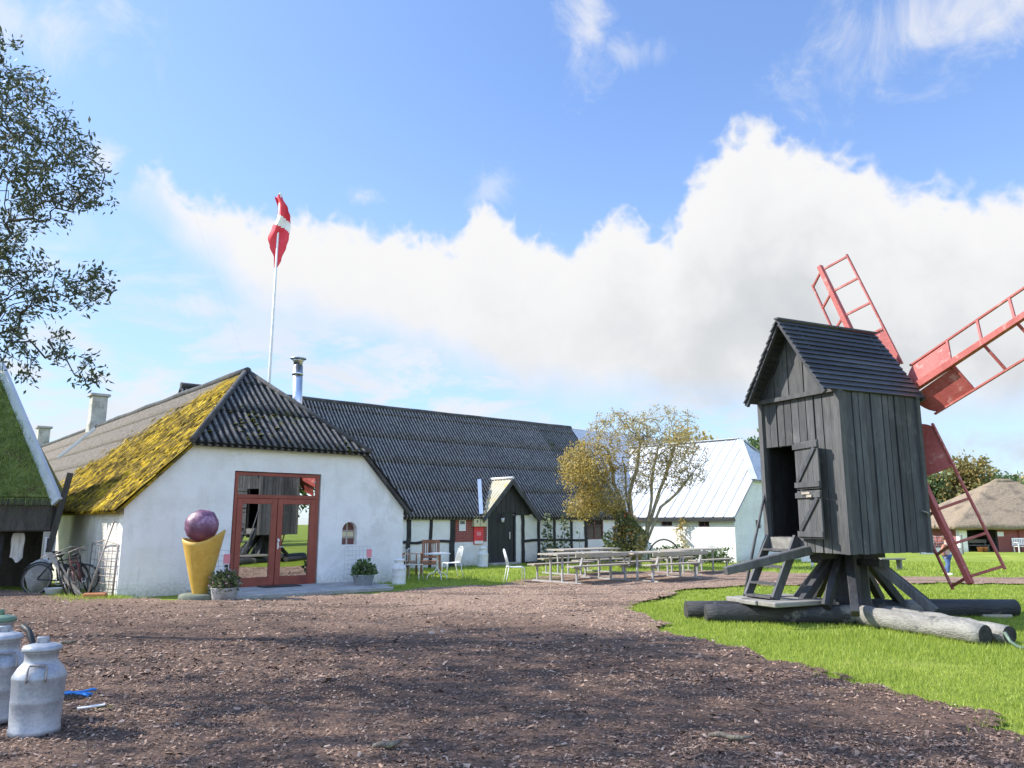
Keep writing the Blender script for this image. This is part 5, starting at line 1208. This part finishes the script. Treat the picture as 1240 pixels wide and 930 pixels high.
# ------------------------------------------------------------------ trees and plants
def skeleton(trunks, attract, seed, tip=.006, step=.28, power=2.35, jit=.05, up=.0, sag=0, bend=.3):
    """grow limbs from the trunk lines to the attractor points; returns node places, parents, radii"""
    rr = random.Random(seed); N = []; Pn = []
    for tr in trunks:
        prev = -1 if not N else 0
        pts = [Vector(p) for p in tr]
        for i in range(len(pts)-1):
            L = (pts[i+1]-pts[i]).length; m = max(1, int(L/.35))
            for k in range(m):
                if prev == 0 and i == 0 and k == 0: continue
                N.append(pts[i].lerp(pts[i+1], k/m)+Vector((rr.gauss(0,.02), rr.gauss(0,.02), 0))*(len(N) > 0)); Pn.append(prev); prev = len(N)-1
        N.append(pts[-1]); Pn.append(prev)
    base = len(N); A = [Vector(a) for a in attract]
    arr = np.array([tuple(v) for v in N]+[(0,0,0)]*(len(A)*40+10)); n = len(N)
    c = Vector(trunks[0][-1]); A.sort(key=lambda a: min((a-Vector(tr[-1])).length for tr in trunks))
    for a in A:
        d2 = ((arr[:n]-np.array(a))**2).sum(1); i = int(d2.argmin())
        L = math.sqrt(d2[i])
        if L < .05: continue
        m = max(1, min(30, int(L/step))); p0 = N[i]; prev = i
        par = Pn[i]; d0 = (N[i]-N[par]).normalized() if par >= 0 else Vector((0,0,1))
        ctl = p0+d0*L*bend+Vector((0,0,L*.10-sag*L))
        for k in range(1, m+1):
            t_ = k/m; q = p0*(1-t_)**2+ctl*2*t_*(1-t_)+a*t_*t_+Vector((rr.gauss(0,jit), rr.gauss(0,jit), rr.gauss(0,jit)))*step*(1 if k < m else .3)
            if n >= len(arr)-1: break
            N.append(q); Pn.append(prev); arr[n] = tuple(q); prev = n; n += 1
    kids = [[] for _ in N]
    for i, p in enumerate(Pn):
        if p >= 0: kids[p].append(i)
    rad = [0]*len(N)
    for i in range(len(N)-1, -1, -1):
        s_ = sum(rad[k]**power for k in kids[i]); rad[i] = max(tip, s_**(1/power)) if kids[i] else tip
    return N, Pn, kids, rad
def limbs(N, Pn, kids, rad, rmin=0, sides=6, flare=1.0):
    mb = MB(); starts = [i for i, p in enumerate(Pn) if p < 0]; done = set()
    st = list(starts)
    while st:
        i = st.pop(); chain = [i] if Pn[i] < 0 else [Pn[i], i]; j = i
        while kids[j]:
            ks = sorted(kids[j], key=lambda k: -rad[k]); st += ks[1:]; j = ks[0]; chain.append(j)
        r_ = [rad[k] for k in chain]
        if len(chain) > 1 and Pn[i] >= 0: r_[0] = r_[1]*1.05
        if r_[0] < rmin or len(chain) < 2: continue
        if Pn[i] < 0 and flare > 1: r_[0] *= flare; r_[1] *= 1+(flare-1)*.4
        mb.tube([N[k] for k in chain], r_, sides if r_[0] > .03 else 4, False)
    return mb
def twigleaves(N, Pn, kids, rad, thin, per, spread=.12, sel=None):
    """places and directions for leaves along the thin twigs"""
    idx = [i for i in range(len(N)) if rad[i] <= thin and Pn[i] >= 0 and (sel is None or sel(N[i]))]
    a = np.array([tuple(N[i]) for i in idx]); b = np.array([tuple(N[Pn[i]]) for i in idx])
    def f(rr, n):
        k = rr.integers(0, len(idx), n); t_ = rr.random(n)[:, None]
        p = a[k]*t_+b[k]*(1-t_)+rr.normal(0, spread, (n, 3)); d_ = (a[k]-b[k]); d_ /= np.linalg.norm(d_, axis=1)[:, None]+1e-9
        return p, d_*.8+rr.normal(0, .6, (n, 3))+np.array([0, 0, -.15])
    return f, len(idx)*per
def cloud(rr, c, r, n, shell=0):
    out = []
    while len(out) < n:
        v = Vector((rr.uniform(-1,1), rr.uniform(-1,1), rr.uniform(-1,1)))
        if shell*shell < v.length_squared < 1: out.append((c[0]+v.x*r[0], c[1]+v.y*r[1], c[2]+v.z*r[2]))
    return out
def tree(name, loc, label, trunks, clouds, seed, leaf, lsize, per, thin=.012, tip=.006, bark='bark', group=None, spread=.1, sides=6, asp=.45, extra=None, flare=1.3, sag=0, step=.28, cat='tree', rmin=0):
    rr = random.Random(seed); at_ = []
    for c, r, n in clouds: at_ += cloud(rr, c, r, n)
    o = Vector(loc); rel = lambda p: tuple(Vector(p)-o)
    sk = skeleton([[rel(p) for p in tr] for tr in trunks], [rel(p) for p in at_], seed, tip=tip, sag=sag, step=step)
    e = empty(name, loc, 0, label, cat, group)
    limbs(*sk, sides=sides, flare=flare, rmin=rmin).build('trunk', M[bark], e)
    f, n = twigleaves(*sk, thin, per, spread)
    leafcloud('crown', int(n), f, lsize, M[leaf], e, asp, seed)
    if extra: extra(e, o, sk)
    return e
# big tree reaching in from the left edge
tree('overhanging_tree', (-11.6,11.6,0), 'dark olive-leaved tree reaching into view from the left edge above the turf shed',
     [[(-11.6,11.6,0),(-11.3,11.5,2.0),(-10.8,11.4,3.6),(-10.3,11.3,5.4),(-9.9,11.2,7.2)],[(-11.6,11.6,0),(-10.6,11.4,3.4),(-9.2,11.2,3.9),(-7.9,11.0,4.05)]],
     [((-8.3,11,7.2),(1.8,1.7,1.35),420),((-8.5,11,8.4),(1.1,1.4,.95),180),((-7.0,11,6.75),(.9,.9,.6),110),((-8.0,11,5.15),(1.0,1.0,.85),220),((-6.75,11,5.0),(.75,.6,.42),36),((-7.2,11,4.1),(.8,.6,.5),60),((-6.1,10.9,5.05),(.3,.3,.22),12),((-6.1,10.9,3.75),(.25,.25,.2),12),((-6.35,10.9,6.45),(.3,.3,.25),10),
      ((-11.5,11.5,7.4),(2.4,3.2,2.6),160),((-10.5,9.5,8.6),(2.0,2.6,2.2),120)], 31, 'leafdark', .092, 20, thin=.0068, tip=.0055, bark='darkbark', spread=.07, asp=.36, sag=.05)
# shade tree standing left of the viewer, outside the picture
tree('shade_tree', (-12.2,5.8,0), 'tall leafy tree standing to the left of the yard, shading the mulch', [[(-12.2,5.8,0),(-12.1,5.7,3),(-11.8,5.6,6),(-11.5,5.6,9)]],
     [((-11.6,5.6,9.2),(3.3,3.6,3.6),200),((-11.4,8.2,10.2),(2.4,2.2,2.2),90),((-11.4,2.6,9),(2.6,2.4,2.6),90)], 33, 'leafdark', .26, 9, thin=.03, tip=.012, bark='darkbark', spread=.28, step=.6)
# ochre tree between the two houses
def ochre(e, o, sk):
    N, Pn, kids, rad = sk
    f, n = twigleaves(N, Pn, kids, rad, .0115, 17, .13, lambda p: p.x+o.x+.25*abs(p.z-3.2) < 3.75+.5*math.sin(p.z*4) and p.z < 4.5)
    leafcloud('yellow_crown', n, f, .085, M['leafyellow'], e, .6, 5)
tree('ochre_tree', (4.5,28.4,0), 'sparse ochre-leaved tree with bare lichen-grey limbs, between half-timbered house and barn',
     [[(4.5,28.4,0),(4.75,28.3,.9),(5.1,28.2,1.9),(5.45,28.1,2.7)],[(4.5,28.4,0),(4.3,28.3,1.2),(4.15,28.2,2.5),(4.1,28.1,3.6)],[(4.5,28.4,0),(4.35,28.3,1.0),(3.6,28.1,2.0),(3.1,28,2.6)],[(4.75,28.3,.9),(5.0,28.1,2.0),(5.1,27.9,3.2),(5.3,27.8,4.3)],[(5.1,28.2,1.9),(5.9,28,2.6),(6.5,27.9,3.3)],[(4.2,28.3,1.8),(3.7,28.1,3.0),(3.5,28,4.2)],[(4.15,28.2,2.2),(4.5,28.0,3.4),(4.7,27.9,4.6)],[(5.1,28.2,1.9),(5.6,28.3,3.2),(6.0,28.3,4.4)]],
     [((3.9,28,4.75),(1.3,1.2,1.0),330),((5.5,28,4.75),(1.45,1.2,1.1),380),((6.35,28,3.7),(.85,1.0,1.0),170),((4.6,27.9,3.3),(.8,.8,.8),160),((5.6,27.9,3.4),(1.0,1.0,.75),150),((2.75,27.9,3.45),(1.0,1.0,1.05),420),((3.4,27.8,2.5),(.95,.8,.65),200),((2.6,27.9,2.2),(.7,.6,.5),90)],
     41, 'leafpale', .066, 15, thin=.0115, tip=.009, spread=.07, sides=7, extra=ochre, asp=.6, step=.2, bark='lichenbark')
iv = empty('ivy_bush', (4.05,27.9,0), 0, 'dense dark ivy bush with orange berries around the foot of the ochre tree', 'bush')
leafcloud('leaves', 2300, lambda rr, n: (lambda p, d_: (p*(1+.35*np.sin(p[:, 2:3]*5+p[:, :1]*6)*np.array([1,1,.3])), d_))(*ballfn((0,0,.98),.62,.6,1.05,.4)(rr, n)), .105, M['leafivy'], iv, .75, 2)
leafcloud('leaves', 1500, ballfn((.1,-.05,.9),.66,.62,1.0,.5), .09, M['leafpale'], iv, .75, 4)
q = MB(); rr = random.Random(3)
for k in range(10): a = rr.uniform(0, 6.28); q.tube([(.1*math.cos(a),.1*math.sin(a),0),(.3*math.cos(a),.3*math.sin(a),.8),(.5*math.cos(a),.4*math.sin(a),1.4)], .02, 4)
q.build('stems', M['bark'], iv)
BERRY = leafcloud('berries', 45, ballfn((-.1,-.2,1.45),.5,.45,.5,.9), .07, M['red_berry'], iv, .9, 8)
tag(BERRY, 'orange berries scattered over the ivy', kind='stuff')
# hollyhocks, bed and climber
def stalk(loc, h, label, seed, leaf='leafivy', n=70, grp='hollyhocks along the half-timbered wall', nm='hollyhock'):
    e = empty(nm, loc, 0, label, 'plant', grp); rr = random.Random(seed); pts = [(.03*math.sin(k*.9+seed), .02*math.cos(k), h*k/8) for k in range(9)]
    MB().tube(pts, [.014-.001*k for k in range(9)], 5).build('stem', M['bark'], e)
    def f(r_, m):
        z = h*(r_.random(m)**1.9); w = .30*(1-z/h)+.06; a = r_.random(m)*6.28
        return np.stack([np.cos(a)*w*r_.random(m), np.sin(a)*w*r_.random(m), z], 1), np.stack([np.cos(a), np.sin(a), r_.uniform(-.4,.4,m)], 1)
    leafcloud('leaves', n, f, .15, M[leaf], e, .9, seed); return e
stalk(FW(16.5,4.2), 1.95, 'tall hollyhock stalk against the second white panel right of the porch', 3, n=170); stalk(FW(17.35,4.15), 2.1, 'tallest hollyhock with a broad leafy foot, right of the other hollyhock', 5, n=170); stalk(FW(18.4,4.3), 1.2, 'thin short dry stalk near the right end of the half-timbered wall', 6, n=16)
stalk(FW(19.9,4.1), .8, 'low dark plant under the brown window of the half-timbered house', 9, n=90)
bd = MB().box(0,4.9,-.55,.0,0,.08).build('flower_bed', noisy('bed_soil', (.05,.035,.025), (.09,.065,.05), 8, rough=1, bmp=.6), None, FW(15.6,4.7), bevel=.02); bd.rotation_euler.z = ANG; tag(bd, 'narrow dark soil bed along the half-timbered wall', 'flower bed')
def row(name, n, p0, p1, w, h, size, leaf, label, seed, cat='plants', grp=None):
    p0, p1 = np.array(p0), np.array(p1); c = p0
    def f(r_, m):
        t_ = r_.random(m)[:, None]; hh2 = h*(.35+.65*vnoise(t_[:, 0]*7+seed, t_[:, 0]*0+seed, 1.3, seed)); z = r_.random(m)*hh2
        p = (p1-p0)*t_+np.stack([r_.normal(0, w, m), r_.normal(0, w, m), z], 1); return p, np.stack([r_.normal(0, .6, m), r_.normal(0, .6, m), np.full(m, .6)], 1)
    o = leafcloud(name, n, f, size, M[leaf], None, .5, seed, loc=tuple(p0)); return tag(o, label, cat, grp)
row('bed_plants', 1900, (5.6,32.0,0), (8.3,30.4,0), .12, .75, .13, 'leafgreen', 'low green plants growing along the foot of the whitewashed barn wall', 12)
row('weed_tuft', 500, (1.9,30.9,0), (3.4,32.0,0), .10, .5, .12, 'leafivy', 'dark low plants at the foot of the half-timbered wall below the window', 13)
def climber(r_, m):
    z = r_.random(m)*1.75; return np.stack([np.sin(z*4)*.12+r_.normal(0,.10,m), r_.normal(-.08,.03,m), z], 1), np.stack([r_.normal(0,.7,m), np.full(m,-.6), r_.normal(0,.5,m)], 1)
ce = empty('climbing_plant', tuple(BO+Vector((math.cos(BA+PI/2), math.sin(BA+PI/2), 0))*2.35+Vector((-.04,-.08,0))), PI*-.25+.0, 'sparse climbing plant on the sunlit barn wall between the two little windows', 'plant')
leafcloud('leaves', 150, climber, .12, M['leafpale'], ce, .8, 6); MB().tube([(.12*math.sin(z*.16*4),-.05,z*.16) for z in range(11)], .012, 5).build('stem', M['bark'], ce)
# background trees
def bgtree(loc, h, w, label, leaf, seed, dens=1.0, grp='trees behind the farm', lean=0):
    x, y = loc; z = gz(x, y) if x < 60 else -.5; r_ = random.Random(seed)
    cl_ = [((x+r_.uniform(-.5,.5)*w*.7, y+r_.uniform(-.4,.4)*w*.6, z+h*r_.uniform(.38,.82)), (w*.30, w*.3, h*.17), int(26*dens)) for _ in range(7)]
    cl_.append(((x, y, z+h*.55), (w*.42, w*.4, h*.40), int(60*dens)))
    return tree('leafy_tree', (x, y, z), label, [[(x,y,z),(x+lean*.3,y,z+h*.25),(x+lean,y,z+h*.5)]], cl_, seed, leaf, .36, 26, thin=.045, tip=.02, spread=.30, sides=5, group=grp, step=.7, asp=.6, rmin=.03)
bgtree((41.0,71), 8.2, 5.2, 'autumn-tinted tree rising behind the lower mill sail', 'leafautumn', 51)
bgtree((37.2,72), 7.2, 4.2, 'green tree left of the autumn-tinted tree, right beside the mill', 'leafgreen', 52)
bgtree((53.5,86), 8.0, 6.5, 'darker round tree behind the peak of the thatched roof', 'leafgreen', 53)
bgtree((62,88), 9.5, 8.5, 'yellowing wide tree behind the right half of the thatched roof', 'leafautumn', 54)
bgtree((45.5,80), 6.5, 5.5, 'small green tree in the gap left of the thatched roof', 'leafgreen', 58)
bgtree((18.6,58), 9.6, 3.6, 'green tree peeping over the right end of the barn roof', 'leafgreen', 55)
bgtree((14.4,60), 9.3, 4.2, 'thin yellowish tree peeping over the middle of the barn ridge', 'leafpale', 56, .6)
bgtree((22,59), 8.2, 4, 'dark tree behind the barn, close to the mill wall', 'leafivy', 57)
for (x, y, h, w_2, lf, sd) in ((25,4.5,6.5,6,'leafgreen',61),(31,8,8,7,'leafautumn',62),(30,-2,8,7,'leafgreen',63)):
    bgtree((x, y), h, w_2, {61:'rounded green tree on the right of the lawn, mirrored in the red door',62:'autumn-tinted tree on the right of the lawn, mirrored in the red door',63:'tall green tree on the far right of the lawn, mirrored in the red door'}[sd], lf, sd, .9, 'trees on the right of the lawn')
# ------------------------------------------------------------------ thatched house, far right
TZ = -.5
th = empty('thatched_house', (32.0,56,TZ), 0, 'low red brick house with a broad grey thatched roof at the right edge', 'house')
MB().box(0,.55,0,.4,-.1,1.95).build('white_wall', M['white'], th)
MB().box(2.75,12,0,.3,-.1,1.95).box(0,.3,.4,8,-.1,1.95).box(11.7,12,.3,8,-.1,1.95).box(.3,11.7,7.7,8,-.1,1.95).build('brick_wall', M['brick'], th)
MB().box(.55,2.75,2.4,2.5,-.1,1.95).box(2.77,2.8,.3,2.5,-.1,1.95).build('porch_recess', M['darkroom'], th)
for x in (.60, 2.68): MB().box(x-.05,x+.05,.05,.16,-.1,1.9).build('porch_post', M['timber'], th)
q = MB(); ex0, ex1, ey0, ey1, rx0, rx1, ry, rzz, ez_ = -.75,12.75,-.75,8.75,5.3,6.9,4,5.25,1.85
q.add([(ex0,ey0,ez_),(ex1,ey0,ez_),(ex1,ey1,ez_),(ex0,ey1,ez_),(rx0,ry,rzz),(rx1,ry,rzz),(ex0+.1,ey0+.1,ez_-.3),(ex1-.1,ey0+.1,ez_-.3),(ex1-.1,ey1-.1,ez_-.3),(ex0+.1,ey1-.1,ez_-.3)],
      [(0,1,5,4),(1,2,5),(2,3,4,5),(3,0,4),(0,6,7,1),(1,7,8,2),(2,8,9,3),(3,9,6,0),(9,8,7,6)])
o = q.build('thatched_roof', M['thatch'], th, bevel=.18); o.modifiers['bevel'].segments = 3
ss = o.modifiers.new('sub', 'SUBSURF'); ss.subdivision_type = 'SIMPLE'; ss.levels = ss.render_levels = 4
tx = bpy.data.textures.new('thatch_bumps', 'CLOUDS'); tx.noise_scale = .7
dm = o.modifiers.new('disp', 'DISPLACE'); dm.texture = tx; dm.strength = .16; dm.mid_level = .5
MB().tube([(rx0-.1,ry,rzz-.14),(rx0+.3,ry,rzz-.05),(rx1-.3,ry,rzz-.05),(rx1+.1,ry,rzz-.14)], [.12,.2,.2,.12], 10).build('ridge_roll', M['thatch'], th)
MB().tube([(4.25,-.06,0),(4.25,-.06,1.9)], .05, 8).build('downpipe', M['red'], th)
o = MB().box(-.22,.22,-.02,0,-.16,.16).build('wall_notice', M['paper'], None, (34.95,55.99,TZ+1.25)); tag(o, 'small white notice on the brick wall of the thatched house', 'notice')
e = empty('white_bench_chair', (35.75,55.0,TZ), -PI/2, 'white wooden armchair in front of the red brick wall', 'armchair')
q = MB(); q.box(-.3,.3,-.45,.45,.40,.44); q.build('seat', M['whitepaint'], e)
for x in (-.28,.25):
    for y in (-.43,.38): MB().box(x,x+.06,y,y+.06,0,.40 if x < 0 else .66).build('leg', M['whitepaint'], e)
for y in (-.47,.38): MB().box(-.3,.34,y,y+.09,.66,.70).build('armrest', M['whitepaint'], e)
q = MB(); q.box(-.33,-.29,-.45,.45,.90,.98); q.box(-.33,-.29,-.45,.45,.52,.58); [q.box(-.325,-.295,-.43+.12*k,-.37+.12*k,.58,.9) for k in range(8)]; q.box(-.335,-.285,-.47,-.41,.4,.98); q.box(-.335,-.285,.41,.47,.4,.98); q.build('backrest', M['whitepaint'], e)
e = empty('porch_bench', (33.6,56.7,TZ), 0, 'grey wooden bench in the dark open porch of the thatched house', 'bench')
MB().box(-.85,.85,-.2,.2,.42,.47).build('seat', M['grey'], e); MB().box(-.85,.85,.2,.25,.6,.85).build('backrest', M['grey'], e)
for x in (-.75,.7): MB().box(x,x+.06,-.18,-.12,0,.42).build('leg', M['grey'], e); MB().box(x,x+.06,.19,.25,0,.85).build('leg', M['grey'], e)
for x, lab in ((33.15,'orange clay pot on the grass in front of the dark porch, the left one'),(33.5,'orange clay pot on the grass in front of the dark porch, the right one')):
    tag(MB().lathe([(.14,0),(.2,.3),(.22,.31),(.22,.36),(.17,.36),(.15,.2)], 16).build('flower_pot', M['terracotta'], None, (x,55.6,TZ)), lab, 'pot', 'clay pots at the porch')
# paddock fence between the mill and the thatched house
fe = empty('wire_fence', (27.0,52,-.5), 0, 'low pale wire fence with white boards on the far lawn, left of the thatched house', 'fence')
for k in range(4): MB().box(k*.95-.04,k*.95+.04,-.04,.04,0,1.25).build('post', M['grey'], fe)
q = MB(); [q.tube([(0,-.05,z),(2.85,-.05,z)], .008, 4) for z in (.35,.55,.75,.95,1.15)]; [q.tube([(.158*k,-.05,.35),(.158*k,-.05,1.15)], .006, 4) for k in range(19)]; q.build('wire_mesh', M['wire'], fe)
MB().box(0,2.85,.045,.075,.0,.42).build('white_board', M['whitepaint'], fe)
gh = empty('small_greenhouse', (26.0,55.5,-.5), 0, 'small grey-white greenhouse behind the wire fence', 'greenhouse')
MB().box(0,3.4,0,2.6,0,.55).build('base_wall', M['white'], gh); q = MB()
for k in range(6): q.box(.66*k,.66*k+.05,0,.05,.55,1.75)
q.box(0,3.4,0,.05,1.75,1.82); q.beam((0,.02,1.8),(0,1.3,2.5),.05,.05); q.beam((3.4,.02,1.8),(3.4,1.3,2.5),.05,.05); q.box(0,3.4,1.27,1.33,2.48,2.55); q.box(0,3.4,2.55,2.6,1.75,1.82); q.beam((0,2.58,1.8),(0,1.3,2.5),.05,.05); q.beam((3.4,2.58,1.8),(3.4,1.3,2.5),.05,.05); q.build('frame', M['whitepaint'], gh)
q = MB(); q.box(.05,3.35,.02,.03,.55,1.75); slab(q, [(0,.05,1.8),(3.4,.05,1.8),(3.4,1.28,2.48),(0,1.28,2.48)], .012); q.build('panes', M['glass'], gh)
# ------------------------------------------------------------------ child walking behind the mill sail
def skin(name, nodes, edges, mat, parent, lv=2):
    me = bpy.data.meshes.new(name); me.from_pydata([n_[:3] for n_ in nodes], edges, []); me.update()
    o = bpy.data.objects.new(name, me); col.objects.link(o); o.parent = parent
    m_ = o.modifiers.new('skin', 'SKIN'); m_.use_smooth_shade = True
    lay = me.skin_vertices[0].data
    for i, n_ in enumerate(nodes): lay[i].radius = (n_[3], n_[4] if len(n_) > 4 else n_[3]); lay[i].use_root = (i == 0)
    s_ = o.modifiers.new('sub', 'SUBSURF'); s_.levels = s_.render_levels = lv
    me.materials.append(mat); return o

c_ = empty('person', (13.25,23.95,0), math.radians(-150), 'child in blue jeans and a rust-brown jacket walking behind the lower mill sail', 'person')
# faces +y in its own axes: pelvis, spine, head, limbs in mid-stride
nd = [(0,0,.60,.085,.07),(0,.0,.72,.085,.065),(0,.01,.86,.10,.065),(0,.01,.94,.045,.045),(0,.02,1.0,.05,.05),(0,.03,1.08,.085,.095),(0,.03,1.15,.06,.07),
      (.065,0,.56,.065),(.075,.06,.33,.045),(.075,.02,.07,.03),(.075,.12,.03,.03),(-.065,0,.56,.065),(-.075,-.03,.33,.045),(-.075,-.16,.12,.03),(-.075,-.10,.04,.028),
      (.13,.01,.89,.04),(.17,-.05,.72,.032),(.17,.02,.58,.024),(-.13,.01,.89,.04),(-.17,.06,.72,.032),(-.16,.16,.62,.024)]
ed = [(0,1),(1,2),(2,3),(3,4),(4,5),(5,6),(0,7),(7,8),(8,9),(9,10),(0,11),(11,12),(12,13),(13,14),(2,15),(15,16),(16,17),(2,18),(18,19),(19,20)]
body_ = skin('body', nd, ed, M['skin'], c_)
def sub(ids, grow, name, mat, extra=()):
    mp = {i: k for k, i in enumerate(ids)}
    return skin(name, [nd[i][:3]+tuple(r_+grow for r_ in nd[i][3:]) for i in ids], [(mp[a], mp[b]) for a, b in ed if a in mp and b in mp], mat, c_)
sub([0,7,8,9,11,12,13], .014, 'jeans', M['denim'])
sub([1,2,15,16,17,18,19,20], .018, 'jacket', M['jacket'])
MB().blob((0,.005,1.125),.098,.105,.095,12,8,.03).build('hair', M['hair'], c_)
for x in (-.035,.035): MB().blob((x,.118,1.085),.012,.008,.012,8,6).build('eye', M['black'], c_)
MB().blob((0,.128,1.06),.012,.016,.016,8,6).build('nose', M['skin'], c_); MB().blob((0,.115,1.032),.022,.006,.006,8,6).build('mouth', M['red'], c_)
for x, y, z in ((.075,.09,.04),(-.075,-.12,.05)): MB().blob((x,y,z),.04,.095,.045,10,6).build('shoe', M['whitepaint'], c_)
for (x, y, z), d_ in (((.17,.035,.55),1),((-.16,.185,.60),1)):
    for k in range(4): MB().tube([(x-.018+.012*k,y,z),(x-.02+.013*k,y+.012,z-.03),(x-.018+.012*k,y+.026,z-.05+.004*abs(k-1.5))], [.0075,.007,.005], 6).build('finger', M['skin'], c_)
    MB().tube([(x-.02*(1 if x > 0 else -1),y+.012,z+.01),(x-.03*(1 if x > 0 else -1),y+.035,z-.015)], [.009,.006], 6).build('thumb', M['skin'], c_)
